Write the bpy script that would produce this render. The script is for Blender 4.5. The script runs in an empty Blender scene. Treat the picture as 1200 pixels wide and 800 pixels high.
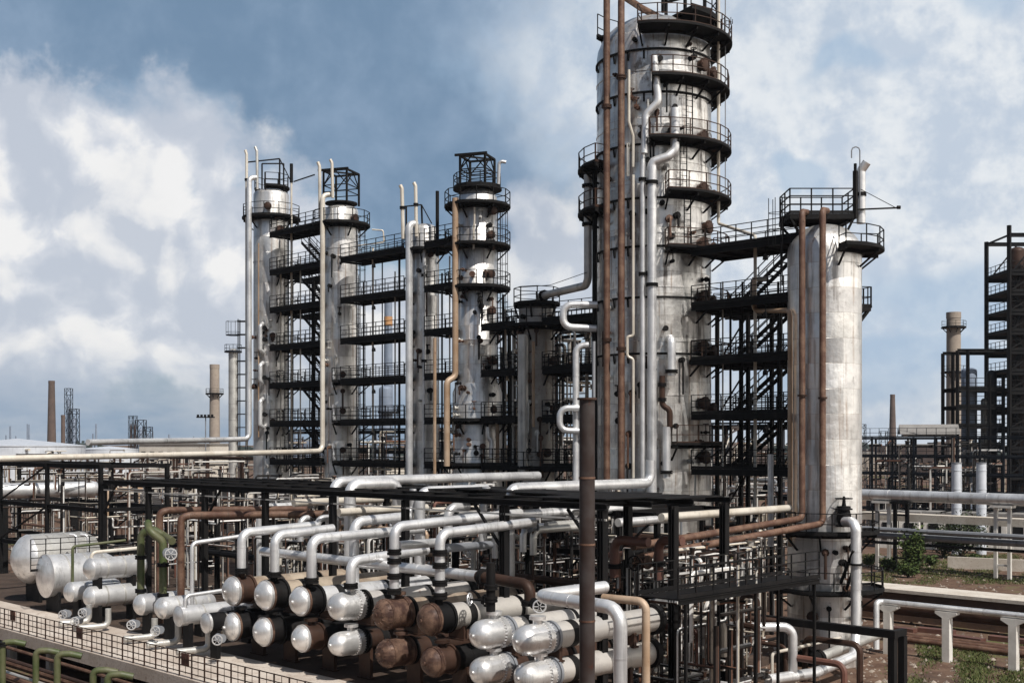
import bpy, math, random
from mathutils import Vector, Matrix
sc = bpy.context.scene
COL = sc.collection
F = 1400.0; CH = 12.0; S2 = math.sqrt(2)
rnd = random.Random(7)
R = math.radians
A_ = Vector((1, -1, 0)) / S2      # along the rows of columns, to the right and nearer
B_ = Vector((1, 1, 0)) / S2       # along the heat exchangers, to the right and farther
Z_ = Vector((0, 0, 1))
def W(px, py, D): return Vector(((px-600)/F*D, D, CH-(py-518)/F*D))
def AB(a, b, z=0): return Vector(((a+b)/S2, (b-a)/S2, z))
def onB(px, py, b): return W(px, py, b*S2/(1+(px-600)/F))
def onA(px, py, a): return W(px, py, a*S2/((px-600)/F-1))
def bz(px, z, b):
    D = b*S2/(1+(px-600)/F); return Vector(((px-600)/F*D, D, z))
def gz(px, D, z=0): return Vector(((px-600)/F*D, D, z))
def toab(p): return ((p.x-p.y)/S2, (p.x+p.y)/S2)

# ------------------------------------------------------------------ node helpers
class NT:
    def __init__(s, tree): s.t = tree; s.L = tree.links
    def n(s, typ, ins=None, **props):
        nd = s.t.nodes.new(typ)
        for k, v in props.items(): setattr(nd, k, v)
        for k, v in (ins or {}).items():
            if isinstance(v, bpy.types.NodeSocket): s.L.new(v, nd.inputs[k])
            else: nd.inputs[k].default_value = v
        return nd
    def m(s, op, a, b=0.0, c=0.0, clamp=False):
        return s.n('ShaderNodeMath', {0: a, 1: b, 2: c}, operation=op, use_clamp=clamp).outputs[0]
    def vm(s, op, a, b=(0, 0, 0)):
        return s.n('ShaderNodeVectorMath', {0: a, 1: b}, operation=op).outputs[0]
    def noise(s, vec, scale, detail=4, rough=.55, dist=0.0):
        return s.n('ShaderNodeTexNoise', {'Vector': vec, 'Scale': scale, 'Detail': detail, 'Roughness': rough, 'Distortion': dist}).outputs[0]
    def noisec(s, vec, scale, detail=4):
        return s.n('ShaderNodeTexNoise', {'Vector': vec, 'Scale': scale, 'Detail': detail}).outputs[1]
    def sm(s, x, lo, hi, a=0.0, b=1.0):
        return s.n('ShaderNodeMapRange', {0: x, 1: lo, 2: hi, 3: a, 4: b}, interpolation_type='SMOOTHSTEP').outputs[0]
    def mix(s, f, a, b, blend='MIX'):
        nd = s.n('ShaderNodeMix', data_type='RGBA', blend_type=blend)
        for k, v in ((0, f), (6, a), (7, b)):
            if isinstance(v, bpy.types.NodeSocket): s.L.new(v, nd.inputs[k])
            elif k == 0: nd.inputs[0].default_value = v
            else: nd.inputs[k].default_value = (v[0], v[1], v[2], 1)
        return nd.outputs[2]
    def sep(s, v):
        o = s.n('ShaderNodeSeparateXYZ', {0: v}).outputs; return o[0], o[1], o[2]
    def comb(s, x, y, z): return s.n('ShaderNodeCombineXYZ', {0: x, 1: y, 2: z}).outputs[0]
    def bump(s, h, strength=.3, dist=.02):
        return s.n('ShaderNodeBump', {'Height': h, 'Strength': strength, 'Distance': dist}).outputs[0]

M = {}
def newmat(name):
    m = bpy.data.materials.new(name); m.use_nodes = True
    t = m.node_tree; t.nodes.clear(); q = NT(t)
    b = q.n('ShaderNodeBsdfPrincipled'); o = q.n('ShaderNodeOutputMaterial')
    t.links.new(b.outputs[0], o.inputs[0])
    return m, q, b
def put(q, b, **kw):
    nm = {'col': 'Base Color', 'rough': 'Roughness', 'metal': 'Metallic', 'norm': 'Normal', 'spec': 'Specular IOR Level'}
    for k, v in kw.items():
        s = b.inputs[nm[k]]
        if isinstance(v, bpy.types.NodeSocket): q.L.new(v, s)
        elif k == 'col': s.default_value = (v[0], v[1], v[2], 1)
        else: s.default_value = v
def coords(q, offs=True):
    tc = q.n('ShaderNodeTexCoord').outputs['Object']
    rn = q.n('ShaderNodeObjectInfo').outputs['Random']
    if offs:
        k = q.m('MULTIPLY', rn, 37.0)
        return q.vm('ADD', tc, q.comb(k, k, k)), rn, tc
    return tc, rn, tc

def metal(key, base, dark, rust, metallic=.75, rough=.36, rust_amt=.45, dirt_amt=.5, var=.18, bump=.25, panels=None, grime=(.06,.055,.05), sc_=1.0):
    """worn sheet metal / paint: base colour, second tone, rust patches, drip streaks, dents"""
    m, q, b = newmat(key)
    v, rn, tc = coords(q)
    if sc_ != 1: v = q.vm('MULTIPLY', v, (sc_, sc_, sc_))
    big = q.noise(v, .7, 4, .6)
    fine = q.noise(v, 6, 5, .65)
    col = q.mix(q.sm(big, .35, .68), base, dark)
    br = None
    if panels:
        x, y, z = q.sep(tc)
        u = q.m('MULTIPLY', q.m('ARCTAN2', y, x), panels[0])
        uv = q.comb(u, z, 0.0)
        br = q.n('ShaderNodeTexBrick', {'Vector': uv, 'Color1': (1, 1, 1, 1), 'Color2': (.80, .80, .82, 1), 'Mortar': (.62, .60, .57, 1), 'Scale': 1.0, 'Mortar Size': .012, 'Bias': -.15, 'Brick Width': panels[1], 'Row Height': panels[2]}, offset=.5)
        col = q.mix(.8, col, br.outputs[0], 'MULTIPLY')
    st = q.noise(q.vm('MULTIPLY', v, (2.6, 2.6, .12)), 1.0, 6, .65)
    smf = q.m('MULTIPLY', q.sm(st, .52, .72), q.sm(big, .3, .6, .35, 1.0))
    if panels:
        s2 = q.noise(q.vm('MULTIPLY', v, (4.5, 4.5, .10)), 1.0, 5, .6)
        pat = q.noise(q.vm('MULTIPLY', v, (.8, .8, .45)), 1.0, 6, .68)
        smf = q.m('MAXIMUM', q.m('MULTIPLY', q.sm(st, .50, .64), q.sm(pat, .40, .60)), q.m('MULTIPLY', q.sm(pat, .60, .70), .9))
        brn = q.m('MULTIPLY', q.sm(s2, .54, .66), q.sm(pat, .62, .42))
        col = q.mix(q.m('MULTIPLY', brn, .65), col, (.30, .19, .12))
    col = q.mix(q.m('MULTIPLY', smf, dirt_amt), col, grime)
    rf = q.sm(q.m('ADD', q.m('MULTIPLY', fine, .45), q.m('MULTIPLY', q.noise(v, 1.7, 5, .7), .55)), .66-rust_amt*.20, .74-rust_amt*.10)
    rf = q.m('MULTIPLY', rf, min(1.0, .35+rust_amt))
    rc = q.mix(fine, rust, tuple(c*.35 for c in rust))
    col = q.mix(rf, col, rc)
    bri = q.m('ADD', q.m('MULTIPLY', rn, var), 1.0-var*.5)
    col = q.mix(1.0, col, q.comb(bri, bri, bri), 'MULTIPLY')
    mt = q.m('MULTIPLY', q.m('SUBTRACT', 1.0, q.m('MAXIMUM', rf, q.m('MULTIPLY', smf, dirt_amt*.8))), metallic)
    ro = q.m('ADD', q.m('ADD', rough-.1, q.m('MULTIPLY', fine, .2)), q.m('MULTIPLY', rf, .35), clamp=True)
    h = q.m('ADD', q.m('MULTIPLY', q.noise(v, 2.2, 3, .5), 1.0), q.m('MULTIPLY', fine, .015))
    if panels: h = q.m('ADD', h, q.m('MULTIPLY', q.noise(q.vm('MULTIPLY', v, (2.2, 2.2, .35)), 1.0, 3, .5), 1.2))
    if br: ro = q.m('ADD', ro, q.m('MULTIPLY', q.m('SUBTRACT', 1.0, q.sep(br.outputs[0])[0]), .5))
    if br: h = q.m('SUBTRACT', h, q.m('MULTIPLY', br.outputs[1], .6))
    nrm = q.bump(h, bump, .06)
    if panels:      # every sheet of the cladding sits at its own slight tilt
        row = q.m('FLOOR', q.m('DIVIDE', z, panels[2]))
        cu = q.m('FLOOR', q.m('ADD', q.m('DIVIDE', u, panels[1]), q.m('MULTIPLY', q.m('MODULO', row, 2.0), .5)))
        wn = q.n('ShaderNodeTexWhiteNoise', {0: q.comb(cu, row, 0.0)}).outputs[1]
        tl = q.vm('MULTIPLY', q.vm('SUBTRACT', wn, (.5, .5, .5)), (.26, .26, .12))
        nrm = q.vm('NORMALIZE', q.vm('ADD', nrm, tl))
    put(q, b, col=col, metal=mt, rough=ro, norm=nrm)
    if max(base) < .05: put(q, b, spec=.18)
    M[key] = m; return m
RUST = (.20, .085, .04)
# column cladding: bare aluminium sheet in riveted bands
metal('shell', (.88, .86, .83), (.66, .65, .63), RUST, .88, .40, .34, .62, .06, .42, (2.0, 2.6, 1.35), (.075, .055, .042))
metal('shellb', (.92, .90, .86), (.64, .63, .61), RUST, .88, .36, .50, .85, .05, .50, (3.5, 2.8, 1.3), (.055, .038, .028))
metal('shellold', (.46, .43, .39), (.33, .30, .27), RUST, .3, .5, .6, .8, .1, .3, (1.8, 2.4, 1.3))
metal('pipe', (.84, .84, .84), (.58, .58, .59), RUST, .60, .37, .16, .60, .14, .13)
metal('pipe_dull', (.56, .55, .52), (.40, .39, .37), RUST, .5, .45, .35, .5, .2, .3)
metal('pipe_cream', (.62, .58, .51), (.50, .45, .38), RUST, .15, .45, .35, .4, .12, .15)
metal('pipe_tan', (.30, .195, .12), (.42, .31, .22), (.25, .11, .05), .1, .5, .45, .3, .1, .15)
metal('pipe_rust', (.085, .038, .023), (.165, .095, .062), (.040, .019, .014), .1, .6, .6, .7, .15, .3, None, (.03,.02,.016), 2.2)
metal('pipe_red', (.14, .060, .042), (.10, .045, .034), (.13, .05, .028), .05, .55, .4, .4, .1, .2)
metal('brown', (.040, .023, .017), (.065, .036, .026), (.10, .04, .024), .2, .5, .5, .4, .2, .3)
metal('black', (.0040, .0040, .0046), (.008, .007, .007), (.055, .024, .014), .0, .68, .40, .2, .3, .2)
metal('navy', (.010, .013, .019), (.014, .017, .023), (.04, .024, .018), .0, .6, .15, .2, .3, .2)
metal('greypaint', (.22, .23, .25), (.17, .18, .20), RUST, .1, .5, .25, .5, .15, .15)
metal('green', (.046, .066, .018), (.10, .10, .05), (.16, .10, .05), .0, .55, .45, .4, .1, .15)
metal('head', (.84, .83, .82), (.66, .65, .64), (.20, .10, .06), .68, .34, .34, .6, .12, .25, None, (.06,.055,.05), 2.0)
metal('bronze', (.048, .026, .021), (.17, .105, .075), (.06, .024, .016), .15, .5, .6, .7, .15, .35, None, (.02, .016, .014), 3.0)
metal('wrap', (.42, .35, .27), (.22, .16, .115), (.24, .11, .05), .2, .5, .45, .5, .15, .3)
metal('whitewash', (.66, .64, .60), (.52, .49, .45), (.28, .16, .10), .0, .8, .3, .6, .1, .2)
metal('sheet', (.52, .49, .45), (.44, .42, .40), RUST, .3, .5, .4, .4, .15, .2)
metal('tank', (.60, .63, .68), (.52, .55, .60), RUST, .25, .5, .15, .35, .1, .1)
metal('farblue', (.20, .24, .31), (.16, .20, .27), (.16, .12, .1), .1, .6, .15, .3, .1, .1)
metal('orange', (.45, .24, .10), (.38, .2, .09), RUST, .0, .6, .15, .3, .1, .1)
def conc(key, c1, c2, stain, scale=.5, bump=.4):
    m, q, b = newmat(key)
    v, rn, tc = coords(q)
    n1 = q.noise(v, scale, 6, .65); n2 = q.noise(v, scale*9, 5, .7); n3 = q.noise(v, scale*45, 3, .6)
    col = q.mix(q.sm(n1, .35, .65), c1, c2)
    col = q.mix(q.m('MULTIPLY', q.sm(n2, .52, .74), .7), col, stain)
    col = q.mix(q.m('MULTIPLY', q.sm(n3, .45, .8), .35), col, tuple(c*.5 for c in stain))
    put(q, b, col=col, rough=.9, spec=.2, norm=q.bump(q.m('ADD', n2, q.m('MULTIPLY', n3, .5)), bump, .05))
    M[key] = m
conc('concrete', (.44, .38, .33), (.36, .30, .25), (.17, .11, .08))
conc('terrace', (.56, .50, .44), (.42, .355, .30), (.17, .10, .07), .35)
conc('floorshade', (.045, .032, .025), (.08, .055, .042), (.02, .015, .013), .5)  # near-black floor tone with the shade below the deck put into its colour
conc('path', (.58, .54, .48), (.48, .43, .37), (.26, .18, .13), .5)
conc('bank', (.14, .085, .06), (.10, .065, .05), (.05, .03, .025), .6)
conc('chimney', (.34, .29, .24), (.28, .235, .20), (.18, .14, .12), .4)
conc('brickdark', (.13, .095, .08), (.10, .075, .065), (.07, .05, .045), .3)
conc('plaster', (.60, .56, .50), (.50, .46, .40), (.26, .2, .16), .3)
conc('brickred', (.17, .085, .06), (.13, .065, .05), (.08, .045, .035), .5)
conc('roofgrey', (.26, .25, .24), (.2, .19, .18), (.12, .1, .09), .5)
conc('bark', (.07, .05, .035), (.05, .036, .026), (.03, .022, .018), 2)

# ------------------------------------------------------------------ mesh helpers
WL = {}
class MB:
    def __init__(s): s.v = []; s.f = []; s.s = []
    def add(s, vs, fs, smooth=False):
        o = len(s.v); s.v.extend(vs)
        for f in fs: s.f.append(tuple(i+o for i in f)); s.s.append(smooth)
        return s
    def box(s, c, size, yaw=-math.pi/4):
        cx, cy = math.cos(yaw), math.sin(yaw); hx, hy, hz = size[0]/2, size[1]/2, size[2]/2
        vs = []
        for z in (-hz, hz):
            for x, y in ((-hx, -hy), (hx, -hy), (hx, hy), (-hx, hy)):
                vs.append(Vector((c[0]+x*cx-y*cy, c[1]+x*cy+y*cx, c[2]+z)))
        return s.add(vs, [(3,2,1,0),(4,5,6,7),(0,1,5,4),(1,2,6,5),(2,3,7,6),(3,0,4,7)])
    def bar(s, p, q, w=.1, h=None):
        h = h or w; p = Vector(p); q = Vector(q); d = q-p
        if d.length < 1e-5: return s
        d.normalize(); up = Z_ if abs(d.z) < .95 else B_
        x = d.cross(up).normalized(); y = x.cross(d).normalized()
        vs = []
        for e in (p, q):
            for a, b in ((-1,-1),(1,-1),(1,1),(-1,1)): vs.append(e+x*(a*w/2)+y*(b*h/2))
        return s.add(vs, [(3,2,1,0),(4,5,6,7),(0,1,5,4),(1,2,6,5),(2,3,7,6),(3,0,4,7)])
    def ibeam(s, p, q, w=.2, h=.3, t=.03):
        p = Vector(p); q = Vector(q)
        s.bar(p+Z_*(h/2-t/2), q+Z_*(h/2-t/2), w, t); s.bar(p-Z_*(h/2-t/2), q-Z_*(h/2-t/2), w, t)
        return s.bar(p, q, t, h-2*t-.004)
    def lathe(s, o, axis, prof, n=28):
        o = Vector(o); axis = Vector(axis).normalized()
        x = axis.cross(Z_ if abs(axis.z) < .9 else Vector((0, 1, 0))).normalized(); y = axis.cross(x)
        vs = []; fs = []; rings = []
        for t, r in prof:
            if r < 1e-5: rings.append([len(vs)]); vs.append(o+axis*t)
            else:
                k = len(vs); rings.append(list(range(k, k+n)))
                for i in range(n):
                    a = 2*math.pi*i/n; vs.append(o+axis*t+x*(r*math.cos(a))+y*(r*math.sin(a)))
        for a, b in zip(rings, rings[1:]):
            if len(a) == 1 and len(b) == 1: continue
            for i in range(n):
                j = (i+1) % n
                if len(a) == 1: fs.append((a[0], b[i], b[j]))
                elif len(b) == 1: fs.append((a[j], a[i], b[0]))
                else: fs.append((a[i], b[i], b[j], a[j]))
        for f in (rings[0],) :
            if len(f) > 1: fs.append(tuple(f))
        if len(rings[-1]) > 1: fs.append(tuple(reversed(rings[-1])))
        return s.add(vs, fs, True)
    def cyl(s, p, q, r, r2=None, n=16):
        p = Vector(p); q = Vector(q); L = (q-p).length
        return s.lathe(p, q-p, [(0, r), (L, r if r2 is None else r2)], n)
    def tube(s, pts, r, n=10, bend=None, band=0):
        pts = [Vector(p) for p in pts]; path = [pts[0]]
        bend = bend if bend is not None else r*2.2
        for i in range(1, len(pts)-1):
            p0, p, p1 = pts[i-1], pts[i], pts[i+1]
            d0 = (p0-p); d1 = (p1-p); L0 = d0.length; L1 = d1.length
            if L0 < 1e-4 or L1 < 1e-4: continue
            d0 /= L0; d1 /= L1; c = max(-1, min(1, d0.dot(d1))); ang = math.acos(c)
            if ang > 3.05 or ang < .15: path.append(p); continue
            tl = min(bend/math.tan(ang/2), L0*.49, L1*.49); rr = tl*math.tan(ang/2)
            cen = p+(d0+d1).normalized()*(rr/math.sin(ang/2))
            a = p+d0*tl-cen; b = p+d1*tl-cen; tot = math.pi-ang; k = max(3, int(tot/.26))
            if r < .05: k = 2
            for j in range(k+1):
                t = j/k; so = math.sin(tot)
                path.append(cen+(a*math.sin((1-t)*tot)+b*math.sin(t*tot))/so if so > 1e-3 else cen+a.lerp(b, t))
        path.append(pts[-1])
        out = [path[0]]
        for p in path[1:]:
            if (p-out[-1]).length > 1e-4: out.append(p)
        path = out
        vs = []; fs = []; x = None; prev = None
        for i, p in enumerate(path):
            d = (path[min(i+1, len(path)-1)]-path[max(i-1, 0)]).normalized()
            if x is None: x = d.cross(Z_ if abs(d.z) < .9 else Vector((0, 1, 0))).normalized()
            else: x = (x-d*x.dot(d)).normalized()
            y = d.cross(x); k = len(vs)
            for j in range(n):
                t = 2*math.pi*j/n; vs.append(p+x*(r*math.cos(t))+y*(r*math.sin(t)))
            if prev is not None:
                for j in range(n): fs.append((prev+j, prev+(j+1) % n, k+(j+1) % n, k+j))
            prev = k
        fs.append(tuple(reversed(range(n)))); fs.append(tuple(range(prev, prev+n)))
        s.add(vs, fs, n > 6)
        if band:
            for p, q in zip(pts, pts[1:]):
                L = (q-p).length; d = (q-p)/max(L, 1e-6); t = band*.7
                while t < L-band*.4:
                    s.lathe(p+d*(t-.03), d, [(0, r*1.0), (0, r*1.035), (.06, r*1.035), (.06, r)], n); t += band*rnd.uniform(.8, 1.2)
        return s
    def ring(s, c, r0, r1, a0, a1, h, seg=5.0):
        """flat ring sector slab; top at c.z"""
        k = max(2, int(abs(a1-a0)/seg)); vs = []; fs = []
        for i in range(k+1):
            a = R(a0+(a1-a0)*i/k); ca, sa = math.cos(a), math.sin(a)
            for r, z in ((r0, 0), (r1, 0), (r1, -h), (r0, -h)): vs.append(Vector((c[0]+r*ca, c[1]+r*sa, c[2]+z)))
        for i in range(k):
            o = i*4
            for j in range(4): fs.append((o+j, o+4+j, o+4+(j+1) % 4, o+(j+1) % 4))
        fs.append((3, 2, 1, 0)); o = k*4; fs.append((o, o+1, o+2, o+3))
        return s.add(vs, fs)
    def torus(s, c, axis, r, t, n=16, m=6):
        axis = Vector(axis).normalized(); x = axis.cross(Z_ if abs(axis.z) < .9 else A_).normalized(); y = axis.cross(x)
        vs = []; fs = []
        for i in range(n):
            a = 2*math.pi*i/n; d = x*math.cos(a)+y*math.sin(a)
            for j in range(m):
                b = 2*math.pi*j/m; vs.append(Vector(c)+d*(r+t*math.cos(b))+axis*(t*math.sin(b)))
        for i in range(n):
            for j in range(m): fs.append((i*m+j, ((i+1) % n)*m+j, ((i+1) % n)*m+(j+1) % m, i*m+(j+1) % m))
        return s.add(vs, fs, True)
    def build(s, name, mat, parent=None, origin=None):
        xs = [p[0] for p in s.v]; ys = [p[1] for p in s.v]; zs = [p[2] for p in s.v]
        if origin is None: origin = Vector(((min(xs)+max(xs))/2, (min(ys)+max(ys))/2, min(zs)))
        me = bpy.data.meshes.new(name)
        me.from_pydata([(p[0]-origin[0], p[1]-origin[1], p[2]-origin[2]) for p in s.v], [], s.f)
        me.polygons.foreach_set('use_smooth', s.s)
        if any(s.s): me.set_sharp_from_angle(angle=R(38))
        me.materials.append(M[mat] if isinstance(mat, str) else mat)
        o = bpy.data.objects.new(name, me); COL.objects.link(o)
        WL[o.name] = Vector(origin)
        if parent is not None:
            o.parent = parent; o.location = Vector(origin)-WL[parent.name]
        else: o.location = origin
        return o
def tag(o, label=None, cat=None, group=None, kind=None):
    for k, v in (('label', label), ('category', cat), ('group', group), ('kind', kind)):
        if v: o[k] = v
    return o
def thing(name, loc, label, cat, group=None):
    o = bpy.data.objects.new(name, None); COL.objects.link(o); o.location = loc; o.empty_display_size = .3
    WL[o.name] = Vector(loc)
    return tag(o, label, cat, group)
def dup(root, loc, label=None, group=None, rotz=None, scale=None):
    r = root.copy(); COL.objects.link(r); r.location = loc; WL[r.name] = Vector(loc)
    if rotz is not None: r.rotation_euler = (0, 0, rotz)
    if scale: r.scale = (scale,)*3
    if label: r['label'] = label
    if group: r['group'] = group
    for ch in list(root.children):
        c = ch.copy(); COL.objects.link(c); c.parent = r
        for g in list(ch.children):
            d = g.copy(); COL.objects.link(d); d.parent = c
    return r
def rail(mb, pts, h=1.1, step=1.15, r=.028, mids=(.55,), posts=True):
    pts = [Vector(p) for p in pts]
    for p, q in zip(pts, pts[1:]):
        L = (q-p).length; k = max(1, int(round(L/step)))
        for i in range(k+1):
            if i == k and q is not pts[-1]: continue
            e = p.lerp(q, i/k); mb.bar(e, e+Z_*h, r*1.9)
        for zz in (h,)+tuple(mids): mb.bar(p+Z_*zz, q+Z_*zz, r*1.7)
        mb.bar(p+Z_*.08, q+Z_*.08, .03, .15)
    return mb
def ringrail(mb, c, r, a0, a1, h=1.1, step=1.15):
    k = max(2, int(math.radians(abs(a1-a0))*r/step)); pts = []
    for i in range(k+1):
        a = R(a0+(a1-a0)*i/k); pts.append(Vector((c[0]+r*math.cos(a), c[1]+r*math.sin(a), c[2])))
    for p in pts: mb.bar(p, p+Z_*h, .052)
    for p, q in zip(pts, pts[1:]):
        for zz in (h, .55): mb.bar(p+Z_*zz, q+Z_*zz, .046)
        mb.bar(p+Z_*.08, q+Z_*.08, .025, .16)
    return mb
def pipe(label, pts, r, mat='pipe', n=10, bend=None, band=0, name='pipe', cat='pipe', group=None, flanges=(), fmat='black', fr=1.5, ft=.1):
    """one pipe run; flanges = [(segment, fraction)] become parts of it"""
    pts = [Vector(p) for p in pts]
    if not flanges:
        o = MB().tube(pts, r, n, bend, band).build(name, mat); return tag(o, label, cat, group)
    z = min(pts, key=lambda p: p.z)
    t = thing(name, z, label, cat, group)
    MB().tube(pts, r, n, bend, band).build('pipe_run', mat, t)
    for sgm, fr_ in flanges:
        p, q = pts[sgm], pts[sgm+1]; d = (q-p).normalized(); c = p.lerp(q, fr_)
        m = MB()
        m.lathe(c-d*ft, d, [(0, r*1.01), (0, r*fr), (ft*.85, r*fr), (ft*.85, r*1.2), (ft*1.15, r*1.2), (ft*1.15, r*fr), (ft*2, r*fr), (ft*2, r*1.01)], n)
        m.build('flange', fmat, t)
    return t
# ------------------------------------------------------------------ camera, sun, sky
cam = bpy.data.cameras.new('camera'); co = bpy.data.objects.new('camera', cam); COL.objects.link(co)
co.location = (0, 0, CH); co.rotation_euler = (R(90), 0, 0)
cam.sensor_width = 36; cam.lens = 42.0; cam.shift_y = 118/1200; cam.clip_end = 6000; cam.clip_start = .5
sc.camera = co
SUN_AZ, SUN_EL = 148.0, 52.0
sd = Vector((math.sin(R(SUN_AZ))*math.cos(R(SUN_EL)), math.cos(R(SUN_AZ))*math.cos(R(SUN_EL)), math.sin(R(SUN_EL))))
sl = bpy.data.lights.new('sun', 'SUN'); sl.energy = 5.0; sl.angle = R(.5); sl.color = (1, .955, .89)
so = bpy.data.objects.new('sun', sl); COL.objects.link(so); so.rotation_euler = sd.to_track_quat('Z', 'Y').to_euler(); so.location = (40, -40, 80)
wd = bpy.data.worlds.new('World'); sc.world = wd; wd.use_nodes = True
wt = wd.node_tree; wt.nodes.clear(); q = NT(wt)
STR = .10
def sky():
    d = q.n('ShaderNodeTexCoord').outputs['Generated']
    d = q.vm('NORMALIZE', d)
    x, y, z = q.sep(d)
    U = q.m('MULTIPLY', q.m('ARCTAN2', x, y), 1.4)          # bearing and height above the horizon, in the same unit
    V = q.m('MULTIPLY', q.m('ARCSINE', z), 1.4)
    P = q.comb(U, V, 0.0)
    nis = q.n('ShaderNodeTexSky', sky_type='NISHITA', sun_disc=False, sun_elevation=R(SUN_EL), sun_rotation=R(SUN_AZ), air_density=1.2, dust_density=2.2, ozone_density=1.2).outputs[0]
    w1 = q.noisec(P, 2.2, 6); w2 = q.noisec(P, 9.0, 5)
    wx, wy, _ = q.sep(w1); vx, vy, _ = q.sep(w2)
    uu = q.m('ADD', U, q.m('ADD', q.m('MULTIPLY', q.m('SUBTRACT', wx, .5), .46), q.m('MULTIPLY', q.m('SUBTRACT', vx, .5), .16)))
    vv = q.m('ADD', V, q.m('ADD', q.m('MULTIPLY', q.m('SUBTRACT', wy, .5), .26), q.m('MULTIPLY', q.m('SUBTRACT', vy, .5), .14)))
    f4 = q.noise(P, 34.0, 5, .6)
    edge = q.m('ADD', q.m('MULTIPLY', q.m('SUBTRACT', q.noise(P, 11.0, 7, .6, .2), .5), .55), q.m('MULTIPLY', q.m('SUBTRACT', f4, .5), .30))
    def blob(px, py, rx, ry, lo=0.0, hi=.55, tilt=0.0):
        cx = math.atan((px-600)/1400)*1.4; cy = math.atan((518-py)/1400)*1.4
        a = q.m('SUBTRACT', uu, cx); b = q.m('SUBTRACT', vv, cy)
        b = q.m('ADD', b, q.m('MULTIPLY', a, tilt))
        a = q.m('DIVIDE', a, rx/1000); b = q.m('DIVIDE', b, ry/1000)
        l = q.m('SQRT', q.m('ADD', q.m('MULTIPLY', a, a), q.m('MULTIPLY', b, b)))
        return q.sm(q.m('ADD', q.m('SUBTRACT', 1.0, l), edge), lo, hi)
    mx = lambda *a: a[0] if len(a) == 1 else q.m('MAXIMUM', a[0], mx(*a[1:]))
    k = 1/STR
    c = lambda r, g, b: (r*k, g*k, b*k)
    f1 = q.noise(P, 3.2, 8, .58, .3); f2 = q.noise(P, 11.0, 7, .6, .2); f3 = q.noise(q.comb(U, q.m('MULTIPLY', V, 3.2), 3.0), 4.0, 7, .55)
    col = q.mix(.55, nis, c(.36, .50, .66))
    # thin bright veil that thickens to the right, with blue gaps
    veil = q.m('ADD', q.m('MULTIPLY', q.sm(U, -.25, .35), .50), q.m('MULTIPLY', f1, 1.0))
    veil = q.m('MULTIPLY', q.sm(veil, .52, .95), 1.0)
    vc = q.mix(q.sm(q.m('ADD', q.m('MULTIPLY', f2, .7), q.m('MULTIPLY', f4, .3)), .40, .60), c(.54, .62, .73), c(.80, .835, .87))
    col = q.mix(veil, col, vc)
    vlate = col
    gap = mx(blob(1100, 345, 190, 75), blob(1000, 430, 260, 60), blob(940, 205, 60, 30), blob(1010, 110, 70, 30), blob(1180, 50, 70, 50))
    col = q.mix(q.m('MULTIPLY', gap, .62), col, c(.36, .50, .67))
    # dark rain cloud across the top left
    dk = mx(blob(180, 10, 520, 150, 0, .45), blob(430, 150, 330, 150, 0, .5, .35), blob(560, 240, 180, 100, 0, .6))
    dc = q.mix(q.sm(q.m('ADD', q.m('MULTIPLY', f1, .6), q.m('MULTIPLY', f2, .4)), .40, .62), c(.165, .26, .39), c(.26, .36, .50))
    col = q.mix(q.m('MULTIPLY', dk, .92), col, dc)
    # big sunlit cumulus on the left
    wh = mx(blob(60, 300, 270, 200, -.02, .20), blob(250, 330, 190, 130, -.02, .2), blob(330, 380, 330, 90, 0, .5), blob(120, 190, 260, 90, 0, .45, .2))
    def puff(off):
        p = q.vm('ADD', q.vm('ADD', P, off), q.comb(q.m('MULTIPLY', vx, .05), q.m('MULTIPLY', vy, .05), 0.0))
        p = q.vm('ADD', p, q.comb(q.m('MULTIPLY', wx, .12), q.m('MULTIPLY', wy, .12), 0.0))
        vo = lambda s_: q.n('ShaderNodeTexVoronoi', {'Vector': p, 'Scale': s_, 'Smoothness': .45}, feature='SMOOTH_F1', voronoi_dimensions='2D').outputs['Distance']
        return q.m('ADD', q.m('ADD', q.m('MULTIPLY', vo(9.0), -.6), q.m('MULTIPLY', vo(22.0), -.24)), q.m('ADD', q.m('MULTIPLY', vo(50.0), -.10), q.m('MULTIPLY', q.noise(p, 14.0, 8, .66), .62)))
    lit = q.m('SUBTRACT', puff((0, 0, 0)), puff((.020, .026, 0)))      # cloud relief lit from the upper right
    bil = q.m('ADD', q.m('MULTIPLY', lit, 1.7), q.m('MULTIPLY', q.m('SUBTRACT', f1, .5), .45))
    wc = q.mix(q.sm(bil, -.24, .26), c(.55, .595, .68), c(.72, .745, .80))
    wc = q.mix(q.sm(bil, .08, .42), wc, c(.93, .92, .91))
    hi_ = mx(blob(190, 260, 85, 70, 0, .5), blob(255, 300, 45, 40, 0, .5), blob(30, 320, 55, 30, 0, .5), blob(130, 400, 170, 25, 0, .6), blob(620, 300, 60, 90, 0, .6), blob(640, 260, 40, 50, 0, .6))
    wc = q.mix(q.m('MULTIPLY', hi_, q.sm(bil, -.22, .2, .10, .60)), wc, c(.90, .89, .88))
    wh = mx(wh, q.m('MULTIPLY', blob(625, 300, 90, 110, -.05, .4), .8))
    col = q.mix(q.m('MULTIPLY', wh, .93), col, wc)
    # grey-blue layers low over the horizon
    low = q.m('MULTIPLY', q.sm(V, .115, .03), q.sm(U, .30, -.15, .35, 1.0))
    lc = q.mix(q.sm(f3, .40, .62), c(.27, .37, .50), c(.46, .52, .60))
    col = q.mix(q.m('MULTIPLY', low, .85), col, lc)
    # the sky outside the picture: broken cloud, darkened to weaken the fill light
    out = q.sm(q.m('ABSOLUTE', U), .62, .95)
    out = mx(out, q.sm(V, .52, .75))
    oc = q.mix(q.sm(f1, .46, .66), q.mix(.6, nis, c(.04, .07, .12)), c(.26, .30, .36))
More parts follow.
